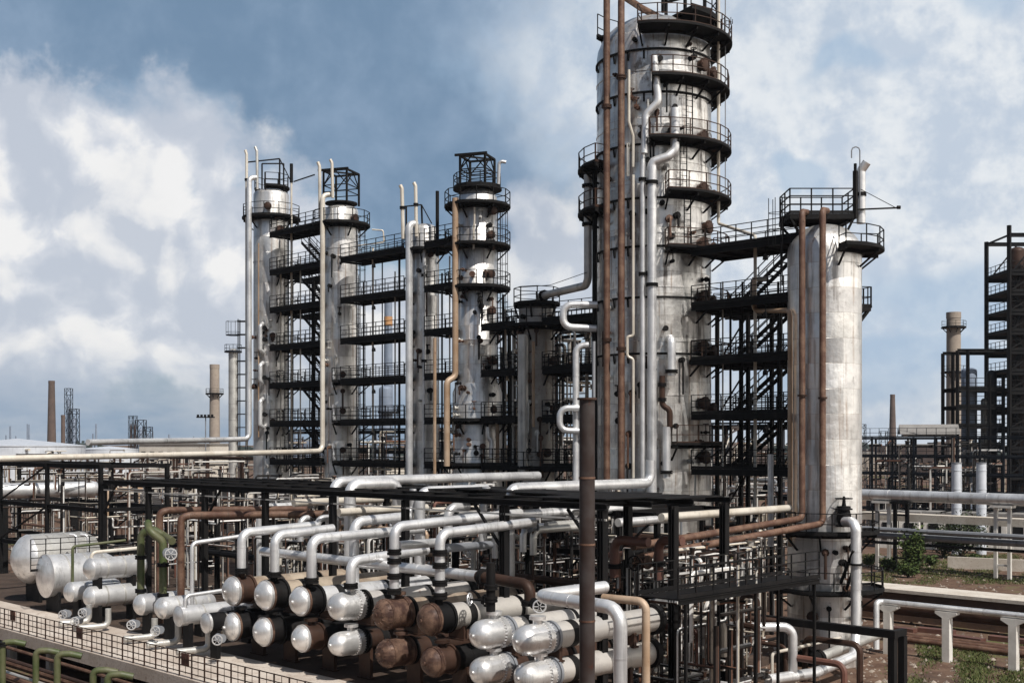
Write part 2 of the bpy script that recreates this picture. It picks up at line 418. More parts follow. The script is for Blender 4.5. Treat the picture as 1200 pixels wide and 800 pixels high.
    # unseen bright cloud bank added right and behind, for the column metal to reflect
    bank = q.m('MULTIPLY', q.m('MULTIPLY', q.sm(U, 1.1, 1.9), q.sm(U, 4.1, 3.3)), q.m('MULTIPLY', q.sm(V, 1.1, .45), q.sm(q.m('ADD', f1, q.m('MULTIPLY', f2, .4)), .44, .74)))
    oc = q.mix(bank, oc, c(1.85, 1.76, 1.62))
    col = q.mix(out, col, oc)
    # below the horizon
    return q.mix(q.sm(V, 0.0, -.02), col, c(.05, .045, .04))
bg = q.n('ShaderNodeBackground', {'Color': sky(), 'Strength': STR}); wo = q.n('ShaderNodeOutputWorld')
wt.links.new(bg.outputs[0], wo.inputs[0])
vs_ = sc.view_settings; sc.display_settings.display_device = 'sRGB'
vs_.view_transform = 'Standard'; vs_.look = 'None'; vs_.exposure = 0.0; vs_.gamma = 1.0; vs_.use_curve_mapping = False
sc.render.engine = 'CYCLES'; sc.cycles.use_denoising = True
sc.cycles.max_bounces = 5; sc.cycles.diffuse_bounces = 2; sc.cycles.glossy_bounces = 3; sc.cycles.transparent_max_bounces = 4

# ------------------------------------------------------------------ ground
m, q, b = newmat('ground')
v, rn, tc = coords(q, False)
n1 = q.noise(v, .045, 6, .6); n2 = q.noise(v, .6, 6, .7); n3 = q.noise(v, 6, 4, .7)
soil = q.mix(q.sm(n2, .35, .65), (.085, .050, .036), (.15, .098, .070))
soil = q.mix(q.m('MULTIPLY', q.sm(n3, .5, .8), .5), soil, (.24, .18, .14))
soil = q.mix(q.sm(q.noise(v, .12, 4), .55, .7), soil, (.05, .035, .03))
gr = q.mix(q.sm(n3, .3, .7), (.045, .072, .016), (.11, .135, .04))
col = q.mix(q.m('MULTIPLY', q.sm(q.m('ADD', n1, q.m('MULTIPLY', n2, .5)), .80, .92), .7), soil, gr)
put(q, b, col=col, rough=.95, spec=.1, norm=q.bump(q.m('ADD', n2, q.m('MULTIPLY', n3, .3)), .6, .15)); M['ground'] = m
g = MB(); N = 40
def gh(x, y): return 0.0
g.add([Vector((-3000, -300, 0)), Vector((3000, -300, 0)), Vector((3000, 4500, 0)), Vector((-3000, 4500, 0))], [(0, 1, 2, 3)])
tag(g.build('ground', 'ground', origin=Vector((0, 0, 0))), kind='structure')

# ------------------------------------------------------------------ columns
class Col:
    def __init__(s, name, label, px, Y, r, ground_z=0.0):
        s.px, s.Y, s.r = px, Y, r
        s.c = Vector(((px-600)/F*Y, Y, ground_z)); s.k = F/Y
        s.t = thing(name, s.c, label, 'column')
    def z(s, py): return CH-(py-518)/s.k
    def at(s, z): return Vector((s.c.x, s.c.y, z))
    def pt(s, az, z, off=0.0, r=None):
        r = (r or s.r)+off; return Vector((s.c.x+r*math.cos(R(az)), s.c.y+r*math.sin(R(az)), z))
    def front(s, px, off=.4, r=None):
        """depth of a pipe running up the near face"""
        Rr = (r or s.r)+off; Y = s.Y
        for _ in range(4):
            dx = (px-600)/F*Y-s.c.x; Y = s.Y-math.sqrt(max(0.0, Rr*Rr-dx*dx))
        return Y
    def shell(s, prof, mat, name='shell', n=48):
        MB().lathe(s.c, Z_, prof, n).build(name, mat, s.t, origin=s.c.copy())
    def deck(s, z, a0, a1, wid=1.2, mat='black', r=None, h=1.1, inner=.04, sk=.05, rmat=None):
        r = r or s.r; c = s.at(z); m = MB()
        m.ring(c, r+inner, r+wid, a0, a1, .07); m.ring(c+Z_*.09, r+wid-.03, r+wid+.03, a0, a1, sk+.09)
        m.ring(c-Z_*.08, r+.02, r+.12, a0, a1, .18)
        k = max(2, int(abs(a1-a0)*math.pi/180*r/1.3))
        for i in range(k+1):
            a = a0+(a1-a0)*(i+.02)/(k+.04)
            m.bar(s.pt(a, z-.95, .03, r), s.pt(a, z-.12, wid-.06, r), .09); m.bar(s.pt(a, z-.16, .03, r), s.pt(a, z-.16, wid-.05, r), .1, .16)
        p = m.build('platform', mat, s.t)
        m = MB(); ringrail(m, c, r+wid-.02, a0, a1, h)
        if abs(a1-a0) < 358:
            for a in (a0, a1): rail(m, [s.pt(a, z, wid-.05, r), s.pt(a, z, .15, r)], h)
        m.build('railing', rmat or mat, p)
        return p
    def manhole(s, az, z, rr=.36, mat='brown', r=None):
        p = s.pt(az, z, -.05, r); d = Vector((math.cos(R(az)), math.sin(R(az)), 0))
        m = MB().lathe(p, d, [(0, rr*.8), (.28, rr*.8), (.28, rr), (.36, rr), (.36, rr*1.02), (.44, rr*1.0), (.47, rr*.86), (.47, 0)], 18)
        for i in range(10):
            a = 2*math.pi*i/10; e = Vector((-d.y, d.x, 0))*math.cos(a)*rr*.88+Z_*math.sin(a)*rr*.88
            m.cyl(p+d*.44+e, p+d*.5+e, .035, None, 6)
        m.build('manhole', mat, s.t)
    def nozzle(s, az, z, L=.7, rr=.13, mat='black', r=None):
        p = s.pt(az, z, -.05, r); d = Vector((math.cos(R(az)), math.sin(R(az)), 0))
        MB().lathe(p, d, [(0, rr), (L-.1, rr), (L-.1, rr*1.7), (L, rr*1.7)], 10).build('nozzle', mat, s.t)
    def ladder(s, az, z0, z1, mat='black', off=.35, cage=True, r=None):
        m = MB(); d = Vector((math.cos(R(az)), math.sin(R(az)), 0)); e = Vector((-d.y, d.x, 0))
        a = s.pt(az, z0, off, r); b_ = s.pt(az, z1, off, r)
        for sg in (-.22, .22): m.bar(a+e*sg, b_+e*sg, .05)
        z = z0+.3
        while z < z1:
            p = s.pt(az, z, off, r); m.bar(p-e*.22, p+e*.22, .03); z += .35
        if cage:
            z = z0+2.2
            while z < z1:
                c = s.pt(az, z, off, r); pts = [c+e*.35*math.cos(t)+d*.7*math.sin(t) for t in [i*math.pi/6 for i in range(7)]]
                for p, w in zip(pts, pts[1:]): m.bar(p, w, .03)
                z += .9
            for t in (.6, 1.57, 2.5):
                p = e*.35*math.cos(t)+d*.7*math.sin(t); m.bar(s.pt(az, z0+2.2, off, r)+p, s.pt(az, z1, off, r)+p, .03)
        m.build('ladder', mat, s.t)
    def vpipe(s, label, px, y0, y1, rad, mat='pipe', off=.4, pre=(), post=(), clamps=(), r=None, **kw):
        """a run up the near face from image height y1 (low) to y0 (top), with optional end legs (dpx, dpy, ddepth)"""
        Y = s.front(px, off, r)
        pts = [W(px, y0, Y), W(px, y1, Y)]
        for dx, dy, dY in pre: pts.insert(0, W(px+dx, y0+dy, Y+dY))
        for dx, dy, dY in post: pts.append(W(px+dx, y1+dy, Y+dY))
        o = pipe(label, pts, rad, mat, **kw)
        return Y
def dome(r, z0, z1, h, n=7, z00=0.0, extra=()):
    """shell profile: plain wall with small band rings, then an elliptical head"""
    p = [(z00, r)]; z = z0
    while z < z1-.4:
        p += [(z-.04, r), (z-.04, r+.035), (z+.04, r+.035), (z+.04, r)]; z += extra[0] if extra else 2.6
    p.append((z1, r))
    for i in range(1, n+1):
        t = i/n*math.pi/2; p.append((z1+h*math.sin(t), r*math.cos(t) if i < n else 0.0))
    return p
LV = [10.4, 13.6, 16.8, 20.0, 23.2, 26.4, 29.6]

# --- the biggest column, in the middle
B = Col('distillation_column', 'widest and tallest silver column, ringed by many dark platforms, rising above all others', 766, 74.0, 3.52)
B.shell(dome(3.52, 2.0, 35.6, 2.6, 8, 0.0, (3.2,)), 'shellb')
for py, a0, a1, w in ((57, -108, 45, 1.25), (113, -98, 40, 1.1), (182, -100, 50, 1.2), (240, -86, 50, 1.2), (302, -86, -12, 1.1), (366, -52, -8, 1.1), (426, -60, -8, 1.2), (520, -80, -30, 1.2), (201, 150, 215, 1.15), (252, 150, 215, 1.15)):
    B.deck(B.z(py), a0, a1, w, rmat='brown')
for px_, py in ((816, 92), (829, 96), (815, 174), (829, 178), (815, 232), (829, 237), (822, 274), (815, 294), (829, 297), (816, 354), (829, 358), (816, 411), (829, 414), (817, 474), (829, 480), (818, 535)):
    u = (px_-766)/B.k/(3.52+.2); B.manhole(math.degrees(math.asin(max(-1, min(1, u))))-90, B.z(py), .40)
for py in (92, 145, 172, 205, 262, 330, 392, 450, 500):
    B.nozzle(-90+rnd.uniform(-14, 26), B.z(py), rnd.uniform(.4, .8), .1)
for py in (80, 128, 186, 246, 300, 357, 420):
    z = B.z(py); m = MB(); m.lathe(B.at(z), Z_, [(0, 3.5), (0, 3.60), (.12, 3.60), (.12, 3.5)], 48)
    for a in range(-170, -90, 16): m.bar(B.pt(a, z-.5, .02), B.pt(a, z, .1), .08)
    m.build('stiffening_ring', 'black', B.t)
B.ladder(-70, B.z(240), B.z(182), cage=False); B.ladder(-66, B.z(302), B.z(240), cage=False); B.ladder(-64, B.z(182), B.z(113), cage=False)
# crown platform with framework above the head
m = MB(); zt = B.z(30)
m.ring(B.at(zt), 1.7, 3.9, -62, 150, .1); m.ring(B.at(zt+.1), 3.86, 3.94, -62, 150, .3)
for i in range(6): m.bar(B.pt(-55+i*40, B.z(62), -.1), B.pt(-55+i*40, zt-.1, .2), .12); m.bar(B.pt(-55+i*40, B.z(50), -.6), B.pt(-55+i*40, zt-.1, -1.2), .1)
p = m.build('platform', 'black', B.t)
m = MB(); ringrail(m, B.at(zt), 3.85, -62, 150, 1.4, 1.0); m.build('railing', 'black', p)
m = MB()
for sx, sy in ((.3, -2.2), (1.6, -2.4), (3.2, .2), (1.0, 1.8)): m.bar(B.at(zt)+Vector((sx, sy, 0)), B.at(zt+4.2)+Vector((sx, sy, 0)), .16)
for a, b_ in (((.3, -2.2), (1.6, -2.4)), ((1.6, -2.4), (3.2, .2)), ((3.2, .2), (1.0, 1.8)), ((1.0, 1.8), (.3, -2.2))):
    for zz in (2.1, 4.1): m.bar(B.at(zt+zz)+Vector((*a, 0)), B.at(zt+zz)+Vector((*b_, 0)), .14)
    m.bar(B.at(zt+2.1)+Vector((*a, 0)), B.at(zt+4.1)+Vector((*b_, 0)), .08)
m.build('lifting_frame', 'black', B.t)
B.ladder(20, B.z(57), B.z(10), off=1.35)
# its risers
Y = B.front(711, .75)
pipe('rusty brown riser pipe up the tall column, left one of the pair', [W(711, -45, Y), W(711, 562, Y)], .20, 'pipe_rust', 12, flanges=[(0, .73), (0, .28)], fmat='brown')
Y = B.front(728, .75)
pipe('rusty brown riser up the tallest column, right one of the pair, bending over', [W(775, 22, B.Y-.6), W(752, 10, B.Y-1.6), W(728, -6, Y), W(728, 562, Y)], .20, 'pipe_rust', 12, flanges=[(2, .73), (2, .17)], fmat='brown')
Y = B.front(742, .5)
pipe('thin cream pipe with a small square loop beside the rusty pair of risers', [W(742, 205, Y), W(742, 394, Y), W(735, 394, Y), W(735, 418, Y), W(742, 420, Y), W(742, 560, Y)], .09, 'pipe_cream', 8, bend=.25)
Y = B.front(737, .5)
pipe('short thin cream pipe high on the tall column ending above its elbow', [W(737, 82, Y), W(737, 143, Y), W(742, 160, Y), W(742, 196, Y)], .09, 'pipe_cream', 8)
Y = B.front(752, .6)
pipe('slim silver riser left of the thick silver riser on the tall column', [W(753, 178, Y), W(753, 203, Y), W(753, 572, Y)], .16, 'pipe', 12, band=4, flanges=[(1, .02), (1, .32)])
Y = B.front(765, .7)
pipe('thick silver riser up the tallest column with a black collar on top', [W(764, 196, Y), W(764, 640, Y)], .27, 'pipe', 14, band=3.5, flanges=[(0, .04), (0, .31), (0, .9)], fr=1.35)
Y2 = B.front(790, .75)
pipe('silver elbow pipe joining the upper shell to the black collar of the thick riser', [W(791, 127, Y2), W(791, 176, Y2), W(782, 184, Y2-.1), W(764, 190, Y), W(764, 200, Y)], .27, 'pipe', 14, bend=.5, band=1.4)
Y2 = B.front(768, .6)
pipe('leaning silver pipe below the top platform of the tall column', [W(766, 66, Y2), W(771, 112, Y2), W(771, 120, Y2), W(757, 134, Y2+.1), W(755, 180, Y2)], .22, 'pipe', 12, bend=.5)
Y2 = B.front(788, .75)
pipe('stubby silver drain pipe in the middle of the tall column', [W(784, 397, Y2+.7), W(787, 397, Y2), W(787, 430, Y2), W(787, 440, Y2)], .25, 'pipe', 14, bend=.3, flanges=[(2, .5)])
Y2 = B.front(781, .7)
pipe('stubby silver pipe low on the tall column under the dark valves', [W(781, 500, Y2), W(781, 546, Y2), W(781, 560, Y2)], .24, 'pipe', 14, flanges=[(1, .5)])
pipe('dark rusty pipe with a bend low on the front of the tall column', [W(776, 440, Y2), W(776, 475, Y2), W(785, 480, Y2), W(785, 500, Y2)], .17, 'brown', 10, flanges=[(0, .3), (0, .8)])
a = Vector((0, 0, 0))
pt0 = W(842, -20, B.Y-1.4); pt1 = W(842, 262, B.Y-1.4)
pipe('thin pale pipe down the right edge of the tall column turning off beside the catwalk', [pt0, pt1, W(885, 276, 68.5), W(885, 600, 68.5)], .10, 'pipe_cream', 8, bend=.2)
pipe('thick dull pipe left of the tallest column sloping to the shorter dark column', [W(689, 205, B.Y-.5), W(689, 334, B.Y-.5), W(634, 347, 80.5), W(630, 356, 81.3)], .25, 'pipe_dull', 12, flanges=[(0, .1), (0, .45), (1, .93)])
pipe('silver square loop pipe left of the tall column, upper loop', [W(700, 357, 72.5), W(660, 357, 72.5), W(660, 383, 72.5), W(699, 385, 72.5)], .22, 'pipe', 14, bend=.55, band=1.2)
pipe('silver square loop pipe left of the tall column, lower smaller loop', [W(684, 478, 72), W(656, 478, 72), W(656, 504, 72), W(684, 505, 72)], .19, 'pipe', 12, bend=.5)
pipe('silver vertical pipe with a bent head standing left of the rusty pair', [W(690, 404, 72.4), W(675, 406, 72.4), W(675, 572, 72.4)], .2, 'pipe', 12, bend=.6, band=2.5)
pipe('dark twin riser hugging the left edge of the tall column', [W(697, 200, B.Y-1.0), W(697, 575, B.Y-1.0)], .16, 'black', 10)

# --- column at the right
C = Col('distillation_column', 'smooth bright silver column with a domed top at the right, standing apart', 966, 65.4, 1.98)
C.shell([(0, 2.06), (.5, 2.06), (.5, 1.98)]+dome(1.98, 2.2, 22.3, 1.6, 8, .55, (40,))[1:], 'shell')
C.deck(C.z(296), -84, 8, 1.15)
C.deck(C.z(622), -150, 10, .9); C.deck(C.z(688), -165, 20, 1.15)
C.deck(C.z(365)+.3, 8, 24, .75)
m = MB(); zt = C.z(252)
pts = [C.at(zt)+Vector(v) for v in ((-2.0, -.5, 0), (1.5, -.5, 0), (1.5, 1.9, 0), (-2.0, 1.9, 0))]
m.box(C.at(zt)+Vector((-.25, .7, -.06)), (3.6, 2.5, .1), 0)
for i in range(4): m.bar(pts[i]-Z_*.22, pts[(i+1) % 4]-Z_*.2, .12, .2)
for i in range(4): m.bar(pts[i]-Z_*1.3-(pts[i]-C.at(zt))*.35, pts[i]-Z_*.2, .12)
p = m.build('platform', 'black', C.t)
m = MB(); rail(m, pts+[pts[0]], 1.35, 1.2, .032, (.5, .95)); m.build('railing', 'black', p)
m = MB(); a = C.at(zt)+Vector((1.55, -.5, -.3)); m.bar(a, a+Z_*2.6, .2); m.bar(a+Z_*2.3, a+Z_*3.0, .12)
m.bar(a+Z_*.5, a+Vector((2.4, 0, .6)), .08); m.bar(a+Vector((.3, 0, 1.6)), a+Vector((2.2, 0, .6)), .03); m.lathe(a+Vector((2.25, 0, .62)), (1, 0, 0), [(0, 0), (.02, .1), (.2, .1), (.22, 0)], 8)
m.build('davit', 'black', C.t)
pipe('hooked wire-thin pipe above the domed right column', [a+Vector((.25, 0, .5)), a+Vector((.25, 0, 3.9)), a+Vector((-.2, 0, 3.9)), a+Vector((-.2, 0, 3.3))], .035, 'greypaint', 6, bend=.2)
pipe('stubby vent stack with a curved mouth above the domed right column', [W(1009, 262, 65.2), W(1009, 200, 65.2), W(1016, 190, 65.0)], .24, 'pipe', 14, bend=.3, name='vent_stack', cat='vent', flanges=[(0, .55)], fr=1.2)
Y = C.front(940, .38)
pipe('left of two rusty pipes up the domed right column, turning left below', [W(946, 249, Y+1.6), W(940, 248, Y), W(940, 607, Y), onB(742, 640, 40)], .17, 'pipe_rust', 12, bend=.35, flanges=[(1, .6)], fmat='brown', ft=.05)
Y = C.front(964, .38)
pipe('right of two rusty pipes up the domed right column, turning left below', [W(969, 247, Y+1.6), W(964, 246, Y), W(964, 613, Y), onB(752, 652, 41)], .17, 'pipe_rust', 12, bend=.35, flanges=[(1, .6)], fmat='brown', ft=.05)
Y = C.front(927, .2)
pipe('dull tan pipe down the left edge of the domed right column', [W(884, 325, 68), W(884, 364, 68), W(925, 364, Y), W(926, 372, Y), W(926, 640, Y)], .13, 'pipe_tan', 10, bend=.4)
pipe('pale pipe making a square jog beside the domed right column', [W(900, 327, 68.6), W(881, 327, 68.6), W(884, 365, 68.6), W(922, 363, 68)], .14, 'pipe_cream', 10, bend=.35)
Y = 61.6
pipe('silver drain pipe with an elbow down the right side of the domed right column', [W(990, 611, Y+1.0), W(1003, 611, Y), W(1003, 742, Y), W(1001, 768, Y-.8), W(955, 788, Y-4), W(900, 796, Y-6)], .26, 'pipe', 14, bend=.7, band=2.2, flanges=[(1, .38)], fmat='black', ft=.05)
for py in (640, 700): C.nozzle(-60, C.z(py), .7, .1)
C.manhole(-120, C.z(716), .3)
C.ladder(62, C.z(780), C.z(300)); C.ladder(178, C.z(335), C.z(232))
m = MB()
for px0, py0, px1, py1 in ((985, 683, 1000, 645), (992, 690, 1004, 655)):
    m.bar(W(px0, py0, 62.8), W(px1, py1, 61.4), .12)
m.bar(C.pt(-60, C.z(641)), W(1003, 646, 61.6), .12); m.build('bracket', 'black', C.t)

# --- the four columns receding to the left
def tubecol(name, label, px, Y, r, ytop, domeh, mat, levels, wid=.95, base=0.0):
    c = Col(name, label, px, Y, r)
    c.shell(dome(r, 2, c.z(ytop), domeh, 6, 0, (6.4,)), mat)
    return c
C1 = tubecol('distillation_column', 'leftmost silver column of the row, with two tall bent vents on top', 318, 104, 1.53, 229, .5, 'shell', ())
C2 = tubecol('distillation_column', 'second silver column from the left, with a roofless square cage on its top', 400, 97, 1.36, 248, .55, 'shell', ())
C3 = tubecol('distillation_column', 'narrowest silver column, third from the left, with a thick pipe along its left edge', 498, 89.8, .95, 270, .5, 'shell', ())
C4 = Col('distillation_column', 'silver column that widens like a bottle below its middle, a dark cage on its top', 559.5, 85.6, 1.40)
rb = 1.78
C4.shell([(0, rb), (4, rb), (4, rb+.03), (4.1, rb+.03), (4.1, rb), (C4.z(460), rb), (C4.z(444), 1.40), (C4.z(400), 1.4), (C4.z(400)+.01, 1.43), (C4.z(399), 1.43), (C4.z(398), 1.4), (C4.z(232), 1.40), (C4.z(226), 1.2), (C4.z(221), .7), (C4.z(219), 0)], 'shell')
C5 = Col('distillation_column', 'shorter dark weathered column just left of the tallest one', 629, 81.4, 1.22)
C5.shell(dome(1.22, 2, C5.z(362), .5, 6, 0, (3.2,)), 'shellold')

def fittings(c, n, y0, y1, seed, r=None, a0=-150, a1=-40):
    """small valves, gauge stubs and drain legs bolted on a shell"""
    r_ = random.Random(seed)
    for i in range(n):
        az = r_.uniform(a0, a1); z = c.z(r_.uniform(y0, y1)); p = c.pt(az, z, -.03, r); d = Vector((math.cos(R(az)), math.sin(R(az)), 0)); L = r_.uniform(.3, .65); w = r_.uniform(.05, .11)
        m = MB().lathe(p, d, [(0, w*1.8), (.05, w*1.8), (.05, w), (L*.5, w), (L*.5, w*2), (L*.5+.12, w*2), (L*.5+.12, w), (L, w*1.2), (L, 0)], 8)
        k = r_.random()
        if k < .5: m.tube([p+d*L*.8, p+d*L, p+d*L-Z_*r_.uniform(.4, 2.2)], w*.7, 6, .1)
        elif k < .75: m.cyl(p+d*L*.6, p+d*L*.6+Z_*.5, w*.5, None, 6); m.torus(p+d*L*.6+Z_*.5, Z_, .17, .03, 10, 5)
        m.build('fitting', r_.choice(('black', 'black', 'brown', 'pipe_rust', 'pipe_dull')), c.t)
fittings(B, 46, 60, 560, 41); fittings(C1, 22, 380, 550, 42); fittings(C2, 20, 290, 550, 43); fittings(C3, 14, 290, 550, 44); fittings(C4, 26, 250, 440, 45); fittings(C4, 22, 450, 550, 46, 1.78); fittings(C5, 22, 370, 550, 47); fittings(C, 12, 625, 760, 48)
for c_, az, y0, y1 in ((C1, -35, 545, 262), (C2, -30, 545, 268), (C4, -28, 436, 246), (C5, -40, 545, 384)): c_.ladder(az, c_.z(y0), c_.z(y1))
# column 1
C1.deck(C1.z(257), -182, 25, .95); C1.deck(C1.z(221), -100, 170, .35, r=1.2)
for lv in LV[:-1]: C1.deck(lv, -62, 10, 1.0)
C1.manhole(-88, C1.z(246), .33); C1.manhole(-55, C1.z(272), .33); C1.manhole(-62, C1.z(258), .3)
for py in (395, 408, 452, 494, 538): C1.manhole(-75, C1.z(py), .25); C1.nozzle(-95, C1.z(py)+.6, .6, .12)
pipe('pale riser along the left edge of the leftmost column, ending in a bent vent', [W(287.5, 176, 102.6), W(289, 181, 102.6), W(289, 214, 102.6), W(289, 522, 102.6)], .12, 'pipe_cream', 8, flanges=[(1, .9)], name='vent_pipe')
pipe('second bent vent above the leftmost column', [W(299, 172, 102.6), W(301, 177, 102.6), W(301.5, 222, 102.6)], .12, 'pipe_dull', 8, name='vent_pipe')
pipe('silver downcomer in front of the leftmost column with an elbow into its head', [W(300, 208, 102.3), W(292, 209, 101.9), W(292, 514, 101.9), W(262, 515, 100.2), W(103, 518, 84)], .22, 'pipe', 12, bend=.5, band=4)
pipe('thin brown pipe down the face of the leftmost column', [W(303, 285, 102.2), W(303, 512, 102.2)], .06, 'pipe_tan', 6)
for i, (y0, y1) in enumerate(((382, 410), (428, 446), (470, 498))):
    pipe(('upper', 'middle', 'lower')[i]+' stubby silver pipe on the face of the leftmost column', [W(308, y0-3, 102.4), W(305, y0, 102.0), W(305, y1, 102.0), W(309, y1+3, 102.3)], .18, 'pipe', 10, bend=.2)
m = MB(); zt = C1.z(224)
for dx, dy in ((-1.0, -.9), (.9, -.9), (.9, .9), (-1.0, .9)): m.bar(C1.at(zt)+Vector((dx, dy, 0)), C1.at(zt+2.6)+Vector((dx, dy, 0)), .1)
m.bar(C1.at(zt+2.5)+Vector((-1.9, -.9, -.2)), C1.at(zt+2.6)+Vector((.9, -.9, 0)), .1); m.bar(C1.at(zt+2.6)+Vector((-1, .9, 0)), C1.at(zt+2.6)+Vector((.9, .9, 0)), .1); m.bar(C1.at(zt+2.6)+Vector((.9, -.9, 0)), C1.at(zt+.4)+Vector((2, -.9, 0)), .08)
m.build('lifting_frame', 'black', C1.t)
# column 2
C2.deck(C2.z(265), -178, 60, .95)
for lv in (10.4, 13.6, 16.8): C2.deck(lv, -100, 10, 1.0)
C2.manhole(-40, C2.z(258), .3)
for py in (440, 482, 527): C2.manhole(-78, C2.z(py), .25); pipe(('upper', 'middle', 'lower')[(440, 482, 527).index(py)]+' stubby silver pipe on the face of the second column', [W(391, py-8, 95.5), W(391, py+14, 95.5)], .17, 'pipe', 10)
def cage(c, zt, h, hw, top=True, mat='black'):
    m = MB(); P = [(-hw, -hw), (hw, -hw), (hw, hw), (-hw, hw)]
    rot = Matrix.Rotation(R(-20), 3, 'Z')
    Q = [rot @ Vector((x, y, 0)) for x, y in P]
    for i in range(4):
        a, b_ = c.at(zt)+Q[i], c.at(zt)+Q[(i+1) % 4]
        m.bar(a, a+Z_*h, .13); m.bar(a+Z_*h, b_+Z_*h, .14); m.bar(a+Z_*h*.55, b_+Z_*h*.55, .07); m.bar(a+Z_*.9, b_+Z_*.9, .06)
        mid = (a+b_)/2; m.bar(mid+Z_*h, a+Z_*h*.55, .07); m.bar(mid+Z_*h, b_+Z_*h*.55, .07)
    m.bar(c.at(zt+h)+Q[0], c.at(zt+h)+Q[2], .12); m.bar(c.at(zt+h)+Q[0]*1.3, c.at(zt+h)+Q[1]*1.25, .16)
    return m.build('lifting_frame', mat, c.t)
cage(C2, C2.z(240), 2.6, 1.05)
m = MB(); m.ring(C2.at(C2.z(238)), .2, 1.3, -180, 180, .12); m.build('platform', 'black', C2.t)
pipe('tall bent vent left of the cage on the second column', [W(372.5, 190, 95.6), W(374.5, 195, 95.6), W(375, 255, 95.6)], .13, 'pipe_cream', 8, name='vent_pipe')
pipe('tall bent vent in front of the cage on the second column', [W(387, 187, 95.2), W(389, 191, 95.2), W(390, 232, 95.2)], .12, 'pipe_cream', 8, name='vent_pipe')
pipe('long tan pipe down the left edge of the second column, turning along the pipe bridge', [W(388, 228, 95.6), W(378, 229, 95.2), W(378, 528, 95.2), W(340, 529.5, 91.5), W(0, 537, 75), W(-60, 538, 73)], .20, 'pipe_cream', 12, bend=.6, band=5)
pipe('small pale pipe looping out from the second column at its top platform', [W(419, 288, 95.8), W(450, 284, 95.8), W(449, 270, 95.8), W(436, 269, 95.8)], .06, 'pipe_cream', 6, bend=.15)
# column 3
C3.deck(26.3, -178, 60, .8); 
for lv in LV[:5]: C3.deck(lv, 150, 215, .6)
pipe('thick silver pipe along the left face of the narrow third column', [W(488, 262, 89), W(479.5, 263, 88.6), W(479.5, 556, 88.6)], .27, 'pipe', 14, bend=.6, band=6)
pipe('thin silver pipe along the right face of the narrow third column', [W(497, 290, 88.6), W(497, 420, 88.6), W(497, 556, 88.6)], .15, 'pipe', 10, flanges=[(0, .25), (1, .02)])
pipe('bent vent left of the third column top', [W(469, 217, 88.8), W(471, 221, 88.8), W(472.5, 280, 88.8)], .14, 'pipe_cream', 8, name='vent_pipe', flanges=[(1, .38)], fr=1.5)
pipe('bent vent right of the pair over the third column', [W(485, 214, 88.8), W(487, 218, 88.8), W(488, 277, 88.8)], .13, 'pipe_cream', 8, name='vent_pipe', flanges=[(1, .37)], fr=1.5)
m = MB(); a = W(494, 240, 89.5); m.bar(W(474, 242, 89.2), W(494, 240, 89.4), .09); m.bar(a, W(495, 272, 89.5), .1); m.bar(a, W(506, 262, 89.5), .08); m.bar(W(476, 242, 89), W(476, 295, 89), .1)
m.build('lifting_frame', 'black', C3.t)
C3b = Col('distillation_column', 'thin dark column standing right behind the narrow third column', 509, 92.0, .36)
C3b.shell(dome(.36, 2, C3b.z(292), .2, 4, 0, (3.2,)), 'shellold', n=20)
# column 4
C4.deck(C4.z(243), -180, 180, .95); C4.deck(C4.z(290), -180, 180, .95); C4.deck(C4.z(339), -180, 180, .95)
C4.deck(C4.z(493), -165, 10, .85, r=rb); C4.deck(C4.z(544), -165, 10, .85, r=rb)
C4.deck(C4.z(388), -50, 20, .9); C4.deck(C4.z(437), -50, 20, .9)
cage(C4, C4.z(220), 2.15, .95)
m = MB(); m.ring(C4.at(C4.z(221)), .2, 1.75, -180, 180, .14); p = m.build('platform', 'black', C4.t)
m = MB(); ringrail(m, C4.at(C4.z(221)), 1.7, -180, 180, .95, .9); m.build('railing', 'black', p)
for px_, py in ((576, 251), (574, 279), (574, 324), (575, 366), (576, 424), (576, 480)): C4.manhole(-90+math.degrees(math.asin(min(1, (px_-559.5)/C4.k/1.5))), C4.z(py), .3)
C4.nozzle(-100, C4.z(325), .5, .13, 'pipe_rust')
pipe('tan riser down the left edge of the bottle-shaped column with a jog where it widens', [W(533.5, 232, 84), W(533.5, 441, 84), W(523.5, 447, 83.6), W(523.5, 546, 83.6)], .22, 'pipe_tan', 12, bend=.45, band=4)
pipe('slim tan pipe left of the bottle-shaped column', [W(509.5, 396, 84.5), W(509.5, 556, 84.5)], .12, 'pipe_tan', 8)
pipe('silver vent with a bent top on the cage of the bottle-shaped column', [W(593, 190, 84.8), W(585, 189, 84.8), W(584, 216, 84.8)], .12, 'pipe', 8, bend=.25, name='vent_pipe')
pipe('thin white pipe standing off the right side of the bottle-shaped column', [W(592, 362, 84), W(592.5, 420, 84), W(595, 446, 84)], .1, 'pipe_cream', 8)
pipe('thin grey drop pipe on the face of the bottle-shaped column', [W(556, 243, 83.8), W(556, 258, 83.8), W(555, 270, 83.8), W(555, 292, 83.8)], .07, 'pipe_cream', 6)
pipe('bright bent pipe low beside the bottle-shaped column', [W(572, 500, 82.8), W(572, 512, 82.8), W(576, 516, 82.8), W(576, 536, 82.8)], .18, 'pipe', 10)
pipe('tan pipe low on the right of the bottle-shaped column', [W(583, 497, 83), W(583, 556, 83)], .13, 'pipe_tan', 8)
